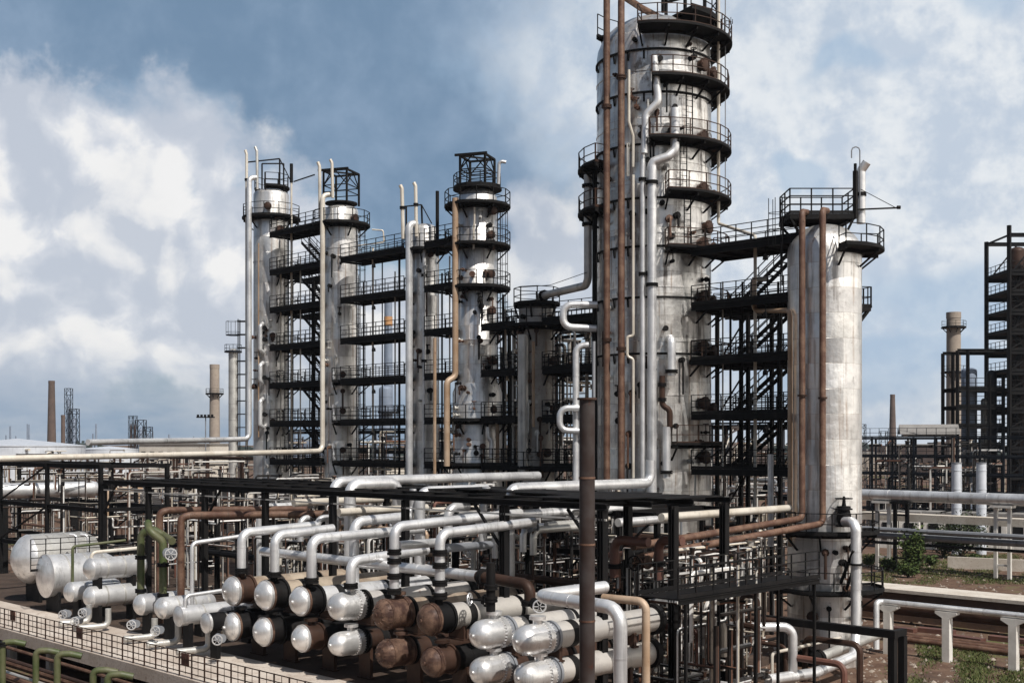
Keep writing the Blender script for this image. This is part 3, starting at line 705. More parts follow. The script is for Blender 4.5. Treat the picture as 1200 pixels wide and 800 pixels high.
# column 5
C5.deck(C5.z(357), -180, 180, .35); C5.deck(C5.z(383), -180, 30, .9); C5.deck(C5.z(436), -70, 20, 1.0); C5.deck(C5.z(492), -60, 20, 1.0); C5.deck(C5.z(548), -150, 20, .9)
for px_, py in ((643, 376), (647, 424), (646, 480), (640, 530)): C5.manhole(-90+math.degrees(math.asin(min(1, (px_-629)/C5.k/1.45))), C5.z(py), .3)
pipe('dull grey riser along the left face of the shorter dark column', [W(613, 392, 80), W(613, 556, 80)], .36, 'pipe_dull', 14, band=4)
pipe('brown riser on the front of the shorter dark column', [W(625, 400, 79.6), W(625, 500, 79.6)], .1, 'pipe_tan', 8)
# ------------------------------------------------------------------ catwalks and stairs between the columns
CLS = {'black': 'black', 'pipe_dull': 'grey'}
ORD = ['uppermost', 'second from the top', 'third from the top', 'fourth from the top', 'fifth from the top', 'sixth from the top', 'seventh from the top']
def catwalk(a0, a1, z, b0, b1, label, group, mat='black', deep=.36, h=1.1):
    """level gangway along the row, from a0 to a1"""
    c = AB((a0+a1)/2, (b0+b1)/2, z); t = thing('catwalk', c, label, 'catwalk', group)
    L = a1-a0; m = MB()
    m.box(c-Z_*.03, (L, b1-b0-.1, .06))
    for bb in (b0, b1): m.ibeam(AB(a0, bb, z-deep/2+.06), AB(a1, bb, z-deep/2+.06), .16, deep, .04)
    k = max(2, int(L/1.4))
    for i in range(k+1):
        a = a0+.03+(L-.06)*i/k; m.bar(AB(a, b0+.03, z-.16), AB(a, b1-.03, z-.16), .09, .16)
    m.build('deck', mat, t)
    for bb in (b0, b1):
        m = MB(); rail(m, [AB(a0, bb, z+.06), AB(a1, bb, z+.06)], h, 1.1, .026, (.4, .75)); m.build('railing', mat, t)
    return t
def stair(p, q, w, label, mat='black', group=None):
    p = Vector(p); q = Vector(q); t = thing('staircase', p, label, 'staircase', group)
    d = q-p; hd = Vector((d.x, d.y, 0)).normalized(); sd_ = Vector((-hd.y, hd.x, 0))*w/2
    m = MB()
    for s in (-1, 1): m.bar(p+sd_*s, q+sd_*s, .06, .24)
    m.build('stringer', mat, t)
    m = MB(); k = max(3, int(abs(d.z)/.22))
    for i in range(1, k):
        e = p.lerp(q, i/k); m.bar(e-sd_*.97, e+sd_*.97, .24, .03)
    m.build('treads', mat, t)
    m = MB()
    for s in (-1, 1):
        for zz in (1.0, .55): m.bar(p+sd_*s+Z_*zz, q+sd_*s+Z_*zz, .05)
        n = max(2, int(d.length/1.2))
        for i in range(n+1): e = p.lerp(q, i/n)+sd_*s; m.bar(e, e+Z_*1.0, .045)
    m.build('handrail', mat, t)
    return t
def lamp(p, label, drop=.8):
    t = thing('hanging_lamp', p, label, 'lamp', 'lamps hung under the catwalks')
    p = Vector(p); MB().bar(p+Z_*.3, p+Z_*drop, .03).build('stem', 'black', t)
    MB().lathe(p, Z_, [(-.02, .06), (0, .16), (.22, .14), (.3, .05), (.34, .04)], 10).build('lamp_shade', 'black', t)
    return t
ab = {k: toab(c.c) for k, c in (('B', B), ('C', C), ('1', C1), ('2', C2), ('3', C3), ('4', C4), ('5', C5))}
rr = {'B': 3.52, 'C': 1.98, '1': 1.53, '2': 1.36, '3': .95, '4': 1.4, '5': 1.22}
def gap(l, r, z, what, i, b0=57.1, b1=59.2):
    return catwalk(ab[l][0]+(rr[l]*.4+1.6 if l != 'B' else 4.0), ab[r][0]-rr[r]*.35, z, b0, b1, 'dark steel catwalk %s, %s' % (what, ORD[i]), 'catwalks joining the silver columns')
for i, z in enumerate(reversed(LV)): gap('1', '2', z, 'between the first and second columns from the left', i)
for i, z in enumerate(reversed(LV[:6])): gap('2', '3', z, 'between the second and the narrow third column', i)
for i, z in enumerate(reversed(LV[:6])): gap('3', '4', z, 'between the narrow and the bottle-shaped column', i)
for i, z in enumerate(reversed(LV[:4])): gap('4', '5', z, 'between the bottle-shaped and the shorter dark column', i)
for i, z in enumerate(reversed(LV[:4])): gap('5', 'B', z, 'between the shorter dark column and the tallest one', i)
for i, z in enumerate(reversed(LV[:5])): gap('B', 'C', z, 'between the tallest and the domed right column', i, 57.0, 60.0)
for i, z in enumerate(reversed(LV[:5])):
    p = AB(ab['C'][0]-2.9, 57.0, z-1.05); lamp(p, 'small dark lamp under the %s catwalk beside the domed right column' % ORD[i])
for i, z in enumerate(reversed(LV[:6])):
    lamp(AB((ab['2'][0]+ab['3'][0])/2+1.2, 57.1, z-1.05), 'small dark lamp under the %s catwalk left of the narrow column' % ORD[i])
# zigzag stairs
for k, (l, r, n, b) in enumerate((('1', '2', 6, 62.0), ('B', 'C', 4, 62.4))):
    am = (ab[l][0]+ab[r][0])/2-(2.4 if k == 0 else .6); what = ('beside the leftmost columns', 'behind the catwalks of the tallest column')[k]
    for i in range(n):
        z0, z1 = LV[i]+.05, LV[i+1]+.05; sg = 1 if k else -1; w = 2.1
        stair(AB(am+sg*w*-1, b, z0), AB(am+sg*w, b, z1), .9, 'dark open-tread stair flight %s, flight %s' % (what, ['lowest of the zigzag', 'second from the bottom', 'third from the bottom', 'fourth from the bottom', 'fifth from the bottom', 'highest of the zigzag'][i if i < n-1 else 5]))
        catwalk(am-3.2, am+3.2, z0, b+.62, b+1.5, 'narrow dark landing %s, level %d from the ground up' % (what, i+1), 'stair landings')
def openframe(name, label, A0, A1, B0, B1, zs, na, nb, mat='black', w=.22, braces=True, rails=False, cat='steel frame', group=None, base=0):
    """braced steel frame: posts, floor beams and diagonals"""
    t = thing(name, AB((A0+A1)/2, (B0+B1)/2, base), label, cat, group)
    la = [A0+(A1-A0)*i/na for i in range(na+1)]; lb = [B0+(B1-B0)*i/nb for i in range(nb+1)]
    for a in la:
        for b_ in lb: MB().ibeam_post(AB(a, b_, base), AB(a, b_, zs[-1]), w).build('post', mat, t)
    for z in zs:
        for b_ in lb: MB().ibeam(AB(A0, b_, z-w*.7), AB(A1, b_, z-w*.7), w*.8, w*1.2, .03).build('beam', mat, t)
        for a in la: MB().bar(AB(a, B0, z-w*.6), AB(a, B1, z-w*.6), w*.7, w*1.0).build('beam', mat, t)
    if braces:
        z0 = base
        for z in zs:
            for i in range(0, na, 2):
                MB().bar(AB(la[i], B0, z0), AB(la[i+1], B0, z-.2), w*.4).build('brace', mat, t)
            z0 = z
    if rails:
        m = MB()
        for z in zs: rail(m, [AB(A0, B0, z), AB(A1, B0, z)], 1.1, 1.2)
        m.build('railing', mat, t)
    return t
def _post(s, p, q, w):
    p = Vector(p); q = Vector(q); mid = w*.5
    s.bar(p, q, w*.14, w); s.bar(p+B_*(w*.57+.002), q+B_*(w*.57+.002), w, w*.12) if False else None
    s.bar(p+A_*w*.45, q+A_*w*.45, w*.14, w); s.bar(p-A_*w*.45, q-A_*w*.45, w*.14, w); s.bar(p, q, w*.9-.01, w*.14)
    return s
MB.ibeam_post = _post
openframe('stair_tower', 'dark steel stair tower between the first two columns', (ab['1'][0]+ab['2'][0])/2-5.7, (ab['1'][0]+ab['2'][0])/2+.9, 61.4, 63.6, [LV[i] for i in range(6)], 2, 1, 'black', .16, False, cat='stair tower')
openframe('stair_tower', 'dark steel stair tower between the tallest and the domed right column', (ab['B'][0]+ab['C'][0])/2-3.4, (ab['B'][0]+ab['C'][0])/2+3.4, 61.6, 64.2, [3.5, 7]+[LV[i] for i in range(4)], 3, 1, 'black', .2, True, cat='stair tower')
for i, (px_, y0, y1, Yd, rad, mt) in enumerate(((352, 300, 556, 99.5, .06, 'pipe_dull'), (363, 270, 556, 100.5, .05, 'black'), (426, 330, 556, 95, .06, 'black'), (448, 300, 556, 93, .05, 'black'), (463, 318, 556, 91, .06, 'pipe_dull'), (468, 300, 556, 92, .09, 'black'), (518, 320, 556, 88, .07, 'black'), (527, 300, 556, 87, .06, 'pipe_dull'), (590, 345, 556, 83, .08, 'black'), (601, 372, 556, 82, .06, 'pipe_dull'), (856, 345, 570, 70, .07, 'black'), (870, 330, 570, 69, .06, 'black'), (912, 330, 570, 67, .07, 'black'))):
    pipe('slim %s standing pipe threading through the catwalks' % CLS[mt], [W(px_, y0, Yd), W(px_, y1, Yd)], rad, mt, 6, group='slim standing pipes among the catwalks, '+CLS[mt])
openframe('process_structure', 'dark steel frame full of pipework between the bottle-shaped and tallest columns', ab['4'][0]+1, ab['B'][0]-3, 61, 66, [4, 7, 10.4, 13.6, 16.8, 20], 3, 1, 'black', .2, True, True)
for px_, y0, y1, Yd, rad, mt, lb in ((341.5, 192, 214, 100.5, .14, 'black', 'thick black post top above the catwalks right of the leftmost column'), (341.5, 214, 558, 100.5, .085, 'pipe_cream', 'thin cream pipe crossing the catwalks right of the leftmost column'),
        (329, 316, 558, 101.5, .07, 'pipe_cream', 'thin cream pipe on the right side of the leftmost column'), (437, 290, 552, 93, .085, 'pipe_cream', 'thin cream pipe crossing the catwalks between second and third columns'),
        (512.5, 224, 300, 88, .13, 'black', 'thick black post above the catwalk beside the bottle-shaped column'), (847, 330, 560, 71, .05, 'pipe_dull', 'wire-thin pipe crossing the catwalks beside the tallest column'),
        (903, 532, 640, 66, .16, 'pipe', 'short upright silver pipe with an open top left of the domed column'), (850, -10, 240, 73, .03, 'greypaint', 'hair-thin conduit right of the tallest column')):
    pipe(lb, [W(px_, y0, Yd), W(px_, y1, Yd)], rad, mt, 8)
t = pipe('thin black arm with a weight beside the leftmost column top', [W(344, 213, 100.5), W(368, 205, 100.5), W(369, 205, 100.5)], .06, 'black', 6)
pipe('long white pipe elbowing above the ground between second and third columns', [W(437, 540, 92.6), W(437, 549, 92.6), W(458, 550, 90)], .09, 'pipe_cream', 8)

# ------------------------------------------------------------------ terrace slab with guard rail
TZ = 2.0
m = MB(); A0, A1 = -92.0, -31.0
m.box(AB((A0+A1)/2, 28.35, TZ-.2), (A1-A0, 4.3, .4))
tag(m.build('terrace', 'terrace'), kind='structure')
m = MB(); m.box(AB((A0+A1)/2, 39.25, TZ-.21), (A1-A0, 17.5, .38)); tag(m.build('shade_toned_floor', 'floorshade'), kind='structure')  # rear of the terrace, coloured dark to stand for the deck's shade
m = MB(); m.box(AB((A0+A1)/2, 26.04, TZ-.26), (A1-A0, .3, .62)); tag(m.build('kerb', 'concrete'), kind='structure')
t = thing('guard_rail', AB(-45, 26.25, TZ), 'thin rusty mesh guard rail along the edge of the concrete terrace', 'guard rail')
m = MB(); a = A0
while a < A1:
    MB().bar(AB(a, 26.02, TZ+.05), AB(a, 26.02, TZ+1.12), .05).build('post', 'brown', t); a += 1.02
    for j in (1,):
        m.bar(AB(a-.51, 26.02, TZ+.2), AB(a-.51, 26.02, TZ+1.1), .018)
for zz in (1.1, .82, .54, .26): m.bar(AB(A0, 26.02, TZ+zz), AB(A1, 26.02, TZ+zz), .036)
m.build('rail_bars', 'brown', t)
for px_, py, lb in ((15, 721, 'leftmost'), (93, 741, 'middle'), (217, 772, 'rightmost')):
    p = onB(px_, py, 26.1); m = MB(); m.box(p, (.62, .03, .5)); tag(m.build('sign_plate', 'pipe_red'), 'faded red-brown square plate on the guard rail, %s of the three' % lb, 'plate', 'plates on the guard rail')
for i, px_ in enumerate((14, 60, 125, 185, 250, 320)):
    p = bz(px_, 0, 27.0); m = MB(); m.box(p+Z_*.8, (.4, .4, 1.58)); m.box(p+Z_*1.5, (.7, .6, .18))
    tag(m.build('support_pillar', 'whitewash'), 'short pale concrete pillar holding up the terrace edge', 'pillar', 'pillars under the terrace')
for i, (bb, z, rad, mt) in enumerate(((25.4, .55, .14, 'pipe_rust'), (24.9, .95, .10, 'brown'), (25.6, 1.25, .09, 'pipe_rust'), (24.4, .3, .16, 'pipe_rust'), (23.9, .75, .08, 'pipe_dull'))):
    pipe(['rusty pipe running along the foot of the terrace, thicker one nearest the wall', 'thin dark brown pipe along the foot of the terrace', 'thin rusty pipe highest under the terrace edge', 'thickest rusty pipe lying along the ground below the terrace', 'thin grey pipe farthest out below the terrace'][i], [AB(-80, bb, z), AB(-20, bb, z)], rad, mt, 8)
for px_, y0, dx, bb, lb in ((3, 752, 20, 23.2, 'leftmost and biggest'), (42, 762, 12, 23.8, 'second from the left'), (67, 766, 11, 23.4, 'third from the left'), (109, 785, 16, 24.2, 'fourth from the left'), (126, 790, 12, 23.6, 'rightmost and lowest')):
    p = onB(px_, y0, bb); g_ = Vector((p.x, p.y, 0))
    pipe('moss green gooseneck pipe below the terrace, %s' % lb, [g_, p, p+A_*.35+B_*.45, p+A_*.62+B_*.85-Z_*.12], .15, 'green', 12, bend=.25, name='gooseneck_pipe', flanges=[(0, .97)] if px_ in (3,) else [])

# ------------------------------------------------------------------ heat exchangers, stacked two high
def exchanger(px, py, bfront, dia, L, style, label, saddle_to, top=True, hd='head', ch='black', bd='wrap', band='black'):
    px -= {'dish': 11, 'ball': 20, 'rib': 15}[style]+(4 if px > 480 else 0)
    p = onB(px, py, bfront); r = dia*.475
    t = thing('heat_exchanger', Vector((p.x, p.y, saddle_to)), label, 'heat exchanger', 'heat exchangers stacked two high on the terrace')
    d = B_; s = 0.0
    if style == 'dish':     # shallow dished cover, then a channel between two flanges
        MB().lathe(p, d, [(-.05, 0), (-.05, .07), (.02, .07), (.02, r*.12), (.05, r*.42), (.14, r*.70), (.26, r*.88), (.36, r*.97), (.40, r*.99), (.40, r*1.05), (.50, r*1.05), (.50, r*.95)], 36).build('head', hd, t)
        c0 = .50; cl = .85
    elif style == 'ball':   # deep round head with a long channel
        MB().lathe(p, d, [(-.03, 0), (-.03, .07), (.05, .07), (.05, r*.16), (.11, r*.5), (.25, r*.8), (.42, r*.95), (.6, r)]+[(1.25, r), (1.25, r*1.08), (1.37, r*1.08), (1.37, r*.95)], 36).build('head', hd, t)
        c0 = 1.37; cl = .45
    else:                   # ribbed cover of petal plates
        prof = [(-.03, 0), (-.03, .08), (.05, .08), (.05, r*.2), (.12, r*.55), (.26, r*.86), (.42, r*.98), (.44, r*1.05), (.55, r*1.05), (.55, r), (1.3, r), (1.3, r*1.07), (1.42, r*1.07), (1.42, r*.95)]
        m = MB().lathe(p, d, prof, 36)
        for i in range(14):
            a = 2*math.pi*i/14; e = A_*math.cos(a)+Z_*math.sin(a); m.bar(p+d*.10+e*r*.5, p+d*.40+e*r*.98, .05)
        m.build('head', hd, t); c0 = 1.42; cl = .3
    MB().lathe(p, d, [(c0, r*.93), (c0+cl-.1, r*.93), (c0+cl-.1, r*1.05), (c0+cl+.02, r*1.05), (c0+cl+.02, r*.9)], 32).build('channel', ch, t)
    m = MB().lathe(p, d, [(c0+.002, r*.9), (c0+.002, r*1.08), (c0+.10, r*1.08), (c0+.10, r*.93)], 32)
    for i in range(30 if style == 'ball' else 0):
        a = 2*math.pi*i/30; e = (A_*math.cos(a)+Z_*math.sin(a))*r*1.03; m.cyl(p+d*(c0-.20)+e, p+d*(c0+.16)+e, .024, None, 6)
    m.build('flange', 'bronze' if hd == 'bronze' or style == 'dish' else 'head', t)
    b0 = c0+cl+.02
    prof = [(b0, r*.88), (L-.35, r*.88)]
    MB().lathe(p, d, prof, 32).build('shell', bd, t)
    for f, wdt in ((.12, .35), (.55, .2)):
        x = b0+(L-b0)*f; MB().lathe(p, d, [(x, r*.885), (x, r*.905), (x+wdt, r*.905), (x+wdt, r*.885)], 32).build('strap', band, t)
    MB().lathe(p, d, [(L-.349, r*.88), (L-.349, r*1.12), (L-.1, r*1.12), (L-.1, r*.98), (L+.12, r*.85), (L+.22, r*.5), (L+.26, 0)], 32).build('end_cover', 'black' if ch != 'bronze' else 'bronze', t)
    for x in (1.9, L-1.8):
        c = p+d*x; hz = c.z-saddle_to
        m = MB(); m.box(Vector((c.x, c.y, saddle_to+hz/2-r*.3)), (r*1.5, .16, hz-r*.6)); m.box(Vector((c.x, c.y, saddle_to+.03)), (r*1.7, .3, .06)); m.build('saddle', 'brown', t)
    if top:
        m = MB().lathe(p+d*(c0-.25 if style != 'dish' else c0+.4)+Z_*(r*.85), Z_, [(0, .17), (.22, .17), (.22, .3), (.34, .3), (.34, .17)], 16); m.build('nozzle', ch if style == 'dish' else hd, t)
    return p, t
UP = [(274, 693, 1.38, 'dish', 'head', 'brown', 'wrap'), (312, 698, 1.36, 'dish', 'head', 'black', 'wrap'), (353, 705, 1.30, 'dish', 'head', 'black', 'pipe'), (406, 712, 1.25, 'ball', 'head', 'black', 'sheet'), (455, 721, 1.26, 'rib', 'bronze', 'black', 'wrap'), (508, 727, 1.24, 'dish', 'bronze', 'black', 'sheet'), (577, 745, 1.15, 'ball', 'head', 'greypaint', 'sheet'), (628, 752, 1.15, 'ball', 'head', 'greypaint', 'sheet')]
LO = [(273, 735, 1.34, 'dish', 'head', 'black', 'black'), (310, 741, 1.32, 'dish', 'head', 'black', 'black'), (355, 749, 1.2, 'dish', 'head', 'brown', 'black'), (406, 756, 1.08, 'ball', 'head', 'black', 'brown'), (458, 767, 1.16, 'rib', 'bronze', 'black', 'brown'), (512, 777, 1.16, 'dish', 'bronze', 'brown', 'black'), (577, 788, 1.12, 'ball', 'head', 'greypaint', 'brown'), (630, 795, 1.12, 'ball', 'head', 'greypaint', 'sheet')]  # dark shell colours of the bottom row stand in for the upper row's shade
UL = ['silver dished exchanger, upper of the leftmost pair of the stacked row, brown collar', 'silver dished exchanger, upper one of the second pair, under the second tall riser', 'silver dished exchanger with a rust-tinged cover, upper of the third pair', 'silver round-headed exchanger with a long silver collar, upper of the fourth pair', 'rusty brown exchanger with a ribbed petal cover, upper of the fifth pair', 'rusty brown exchanger with a smooth cover and silver shell, upper of the sixth pair', 'silver ball-headed exchanger with a bolted flange, upper one left of the foreground pole by two', 'silver ball-headed exchanger with a bolted flange, upper one right next to the foreground pole']
LLb = ['silver flat-covered exchanger in the bottom row, farthest left', 'silver flat-covered exchanger in the bottom row, second from the left', 'silver and tan exchanger in the bottom row under the rust-tinged one', 'small silver ball-headed exchanger in the bottom row, fourth from the left', 'rusty ribbed exchanger in the bottom row, fifth from the left', 'brown and tan exchanger in the bottom row, sixth from the left', 'silver ball-headed exchanger at the bottom edge under its bolted twin, seventh in the row', 'silver ball-headed exchanger at the bottom edge beside the foreground pole']
UPp = []
for (px_, py, dia, st, hd, ch, bd), lb in zip(LO, LLb):
    exchanger(px_, py, 29.6, dia, 7.6, st, lb, TZ, True, hd, ch, bd)
for (px_, py, dia, st, hd, ch, bd), lb in zip(UP, UL):
    p, t = exchanger(px_, py, 29.6, dia, 7.9, st, lb, onB(px_, py, 29.6).z-1.0, True, hd, ch, bd); UPp.append(p)
# risers from the upper exchangers
def riser(i, x, ys, end, rad, label, off, mat='pipe', fl=(), zbase=None):
    p = UPp[i]; b_ = toab(p)[1]+off; z0 = p.z+UP[i][2]*.5+.22
    Y = b_*S2/(1+(x-600)/F); base = Vector(((x-600)/F*Y, Y, z0)); topz = CH-(ys-518)/F*Y
    top = Vector((base.x, base.y, topz))
    pts = [base, top]
    for e in end: pts.append(top+B_*e[0]+Z_*e[1]+A_*(e[2] if len(e) > 2 else 0))
    return pipe(label, pts, rad, mat, 16, bend=rad*2.2, band=1.6, flanges=[(0, .02)]+list(fl), fr=1.45, ft=.12)
riser(0, 283, 624, [(4.2, .15)], .21, 'silver riser elbowing right above the leftmost stacked exchanger', .75)
riser(1, 322, 627, [(3.2, .15)], .21, 'silver riser elbowing right above the second stacked exchanger', .75)
riser(2, 365, 631, [(6.2, .1)], .22, 'silver riser elbowing right above the third stacked exchanger', .75)
riser(3, 411, 657, [(4.2, .2)], .21, 'lower silver riser with a wide elbow above the fourth stacked exchanger', .9)
riser(4, 462, 617, [(7.2, .25)], .20, 'silver riser with rusty collars above the ribbed brown exchanger', .9, 'pipe', [(0, .25), (0, .48), (0, .62)])
riser(5, 515.5, 625, [(5.2, .2)], .20, 'silver riser with rusty collars above the smooth brown exchanger', .9, 'pipe', [(0, .22), (0, .5), (0, .7)])
p = onB(415, 668, 33.2)
pipe('taller silver riser standing behind the fourth stacked exchanger, bent to the right', [p-Z_*1.6, onB(415, 611, 33.2), onB(415, 611, 33.2)+B_*3.2+Z_*.1], .23, 'pipe', 16, bend=.5, band=1.5)
pipe('short horizontal silver pipe joining the two collared risers', [onB(466, 639, 31.2), onB(514, 635, 34.2)], .19, 'pipe', 14, band=1.2)
pipe('blue-grey horizontal pipe right of the second collared riser', [onB(521, 642, 31), onB(574, 638, 35.5)], .17, 'greypaint', 14)
pts = [onB(308, 646, 32.2), onB(545, 678, 32.2), onB(620, 686, 32.2)]
z_ = 6.75; q0 = bz(308, z_, 32.2); q1 = bz(560, z_, 32.2); q2 = bz(621, z_-.1, 32.2)
pipe('long silver pipe running level behind all the risers, nearest the exchangers', [q0, q1], .22, 'pipe', 16, band=3)
pipe('dark brown end of the long level pipe, elbowing down to a valve', [q1, q2, q2-Z_*.75], .22, 'brown', 14, bend=.45, flanges=[(0, .1), (1, .9)], fmat='black')
q0 = bz(628, 6.9, 28.6); q1 = bz(727, 6.85, 28.6)
pipe('thick silver pipe crossing behind the foreground pole and elbowing straight down', [q0+B_*3.5, q0, q1, Vector((q1.x, q1.y, 0))], .22, 'pipe', 18, bend=.55, band=2.2)
q1 = bz(757, 7.0, 29.5)
pipe('dull brown-grey pipe elbowing down right of the thick silver one', [q1+B_*-.2-A_*1.6, q1, Vector((q1.x, q1.y, 0))], .13, 'pipe_tan', 14, bend=.3)
# valves
def valve(loc, r=.16, axis=None, label='', wheel_dir=None, rise=.7, bm='black', wm='black', group='valves with hand wheels'):
    loc = Vector(loc); axis = axis or A_; wheel_dir = wheel_dir or (-B_)
    t = thing('gate_valve', loc, label, 'valve', group)
    m = MB().lathe(loc-axis*r*1.6, axis, [(0, r*1.5), (.07, r*1.5), (.07, r), (r*1.2, r*1.25), (r*2.0, r*1.25), (r*3.2-.07, r), (r*3.2-.07, r*1.5), (r*3.2, r*1.5)], 14)
    m.lathe(loc, wheel_dir, [(0, r*.9), (r*1.6, r*.8), (r*1.6, r*1.2), (r*2.0, r*1.2), (r*2.0, r*.4), (rise, r*.25), (rise+.12, r*.2)], 12)
    m.build('valve_body', bm, t)
    c = loc+wheel_dir*rise; R_ = r*1.3+.05; m = MB().torus(c, wheel_dir, R_, .03, 18, 6)
    x = wheel_dir.cross(Z_ if abs(wheel_dir.z) < .9 else A_).normalized(); y = wheel_dir.cross(x)
    for k in range(3):
        a = k*math.pi/3; e = x*math.cos(a)+y*math.sin(a); m.bar(c-e*R_, c+e*R_, .03)
    m.build('hand_wheel', wm, t); return t
def valve_at(px, py, b_, r, label, axis=None, wd_=None, rise=.6, bm='black', wm='pipe'):
    return valve(onB(px, py, b_), r, axis, label, wd_, rise, bm, wm)
valve_at(630, 707, 32.0, .14, 'dark valve with a pale hand wheel between the ball-headed exchanger and the pole', A_, (A_*.75-B_*.65).normalized(), .75)
valve_at(573, 703, 31.5, .14, 'black valve with a pale hand wheel above the left ball-headed exchanger', Z_, (-A_*.9-B_*.4).normalized(), .8)
p = UPp[6]; pipe('black and silver stub riser on the left ball-headed exchanger', [p+B_*.95+Z_*.8, p+B_*.95+Z_*2.6], .17, 'black', 14, flanges=[(0, .25), (0, .5)])
# ------------------------------------------------------------------ vessels and drums at the left end of the terrace
def drum(px, py, bf, dia, L, label, mat='pipe', front='dome', saddle_to=TZ, hm='head', name='horizontal_vessel', cat='vessel', group='vessels at the left end of the terrace', straps=True):
    p = onB(px, py, bf); r = dia/2; d = B_
    t = thing(name, Vector((p.x, p.y, saddle_to)), label, cat, group)
    if front == 'dome': pr = [(0, 0), (.02, r*.25), (.10*dia, r*.62), (.22*dia, r*.9), (.32*dia, r)]
    else: pr = [(0, 0), (.02, r*.45), (.09*dia, r*.85), (.14*dia, r*.99), (.14*dia, r*1.05), (.14*dia+.12, r*1.05), (.14*dia+.12, r)]
    x0 = pr[-1][0]
    MB().lathe(p, d, pr+[(x0+.01, r*.98)], 36).build('head', hm, t)
    MB().lathe(p, d, [(x0+.01, r), (L, r), (L+.2*dia, r*.8), (L+.28*dia, 0)], 36).build('shell', mat, t)
    if straps:
        for f in (.25, .6, .9): x = x0+(L-x0)*f; MB().lathe(p, d, [(x, r*1.0), (x, r*1.02), (x+.1, r*1.02), (x+.1, r*1.0)], 32).build('strap', 'pipe_dull', t)
    for x in (x0+.4, L-.5):
        c = p+d*x; hz = max(.1, c.z-r*.6-saddle_to)
        m = MB(); m.box(Vector((c.x, c.y, saddle_to+hz/2)), (r*1.3, .2, hz)); m.build('saddle', 'black', t)
    return p, t
drum(14, 656, 30.6, 3.1, 4.6, 'biggest silver vessel with a rounded end at the far left edge', 'pipe_dull')
drum(46, 675, 30.0, 2.45, 3.9, 'second biggest silver vessel with a flanged flat end, left edge of the terrace', 'pipe', 'flat')
drum(98, 667, 29.8, 1.22, 3.3, 'silver drum with rounded end, upper of the double stack', 'pipe', 'dome', onB(98, 667, 29.8).z-1.1)
drum(98, 700, 29.8, 1.20, 3.3, 'silver drum with rounded end, lower of the double stack', 'pipe', 'dome')
drum(75, 694, 29.6, 1.12, 3.0, 'small silver drum with a ball end left of the double stack', 'pipe', 'dome')
drum(157, 709, 29.8, 1.1, 3.0, 'small silver drum under the left green pipe', 'pipe', 'dome')
drum(182, 713, 29.8, 1.1, 3.0, 'small silver drum under the right green pipe', 'pipe', 'dome')
drum(206, 722, 29.0, .95, 4.4, 'slim silver drum with a flat disc end and long body', 'pipe', 'flat')
drum(238, 730, 28.8, .9, 3.4, 'short dark drum with a silver flat disc end', 'black', 'flat')
for px_, py, lb in ((78, 718, 'leftmost on the terrace floor'), (101, 716, 'second along the terrace floor'), (158, 730, 'under the left green pipe'), (186, 737, 'under the right green pipe'), (92, 726, 'lowest below the small ball-ended drum'), (258, 747, 'beside the flat disc drum')):
    valve_at(px_, py, 28.8, .13, 'small valve with a pale spoked wheel, %s' % lb, A_, (-B_*.7+A_*.7).normalized(), .55, 'greypaint')
for px_, py, dx, lb in ((70, 729, 24, 'left'), (92, 728, 28, 'middle'), (145, 736, 14, 'under the green pipes'), (172, 741, 14, 'right of the green pipes'), (207, 740, 16, 'right end')):
    p = onB(px_, py, 28.2); p.z = TZ+.28; pipe('stubby grey drain pipe lying on the terrace floor, %s' % lb, [p, p+B_*.9+A_*.2, p+B_*1.5+A_*.3, p+B_*1.5+A_*.3+Z_*.9], .16, 'pipe_dull', 12, bend=.3)
# green, rusty and thin pipes standing at the left
def stand(label, px, b_, ytop, zb, rad, mat, tail=(), fl=(), **kw):
    base = bz(px, zb, b_); top = onB(px, ytop, b_)
    pts = [base, top]+[top+A_*u+B_*v+Z_*w for u, v, w in tail]
    return pipe(label, pts, rad, mat, 14, flanges=fl, **kw)
stand('moss green upright pipe with a gooseneck, left of the green pair', 165, 30.8, 625, TZ+1.9, .2, 'green', [(.5, .4, .25), (1.0, .8, -.1), (2.2, .6, -.3)], [(0, .62), (0, .08)], bend=.4)
stand('moss green upright pipe with a gooseneck, right of the green pair', 191, 30.8, 634, TZ+1.9, .2, 'green', [(-.3, -.6, .55), (-1.2, -.2, .9)], [(0, .6), (0, .08)], bend=.4)
valve_at(199, 648, 30.6, .18, 'grey valve with a pale spoked wheel on the right green pipe', A_, (A_*.9-B_*.4).normalized(), .6, 'greypaint')
stand('rusty brown pipe rising left of the green pair and turning right', 187, 33.0, 600, TZ, .2, 'pipe_rust', [(0.2, .5, .1), (5.5, 6.0, .15)], bend=.5)
stand('rusty brown pipe rising right of the green pair and turning right', 212, 32.0, 606, TZ, .2, 'pipe_rust', [(0.2, .5, .1), (5.5, 6.0, .15)], bend=.5)
stand('thin silver pipe with an elbow behind the flat disc drum', 225, 31, 636, TZ+.9, .11, 'pipe', [(.3, 3.2, .25)], bend=.3)
stand('short silver pipe looping out beside the leftmost stacked exchanger', 217, 29.4, 698, TZ+1.3, .10, 'pipe', [(.2, 2.6, .15)], bend=.25)
stand('thin silver pipe looping from the double stack to the green pipes', 107, 30.4, 647, 5.3, .10, 'pipe_cream', [(.2, 3.0, .1)], bend=.3)
stand('thin green-grey pipe on the small ball-ended drum', 85, 30.2, 640, 3.6, .08, 'green', [(.4, 3.0, .2)], bend=.2)
stand('white hooked pipe behind the second biggest vessel, left one', 90, 33.5, 627, 4.5, .09, 'pipe', [(-.35, -.3, .05)], bend=.25)
stand('white hooked pipe behind the second biggest vessel, right one', 103, 33.5, 627, 4.5, .09, 'pipe', [(-.35, -.3, .05)], bend=.25)
t = thing('guard_rail', onB(50, 680, 30), 'thin dark pipe railing between the two biggest vessels', 'guard rail')
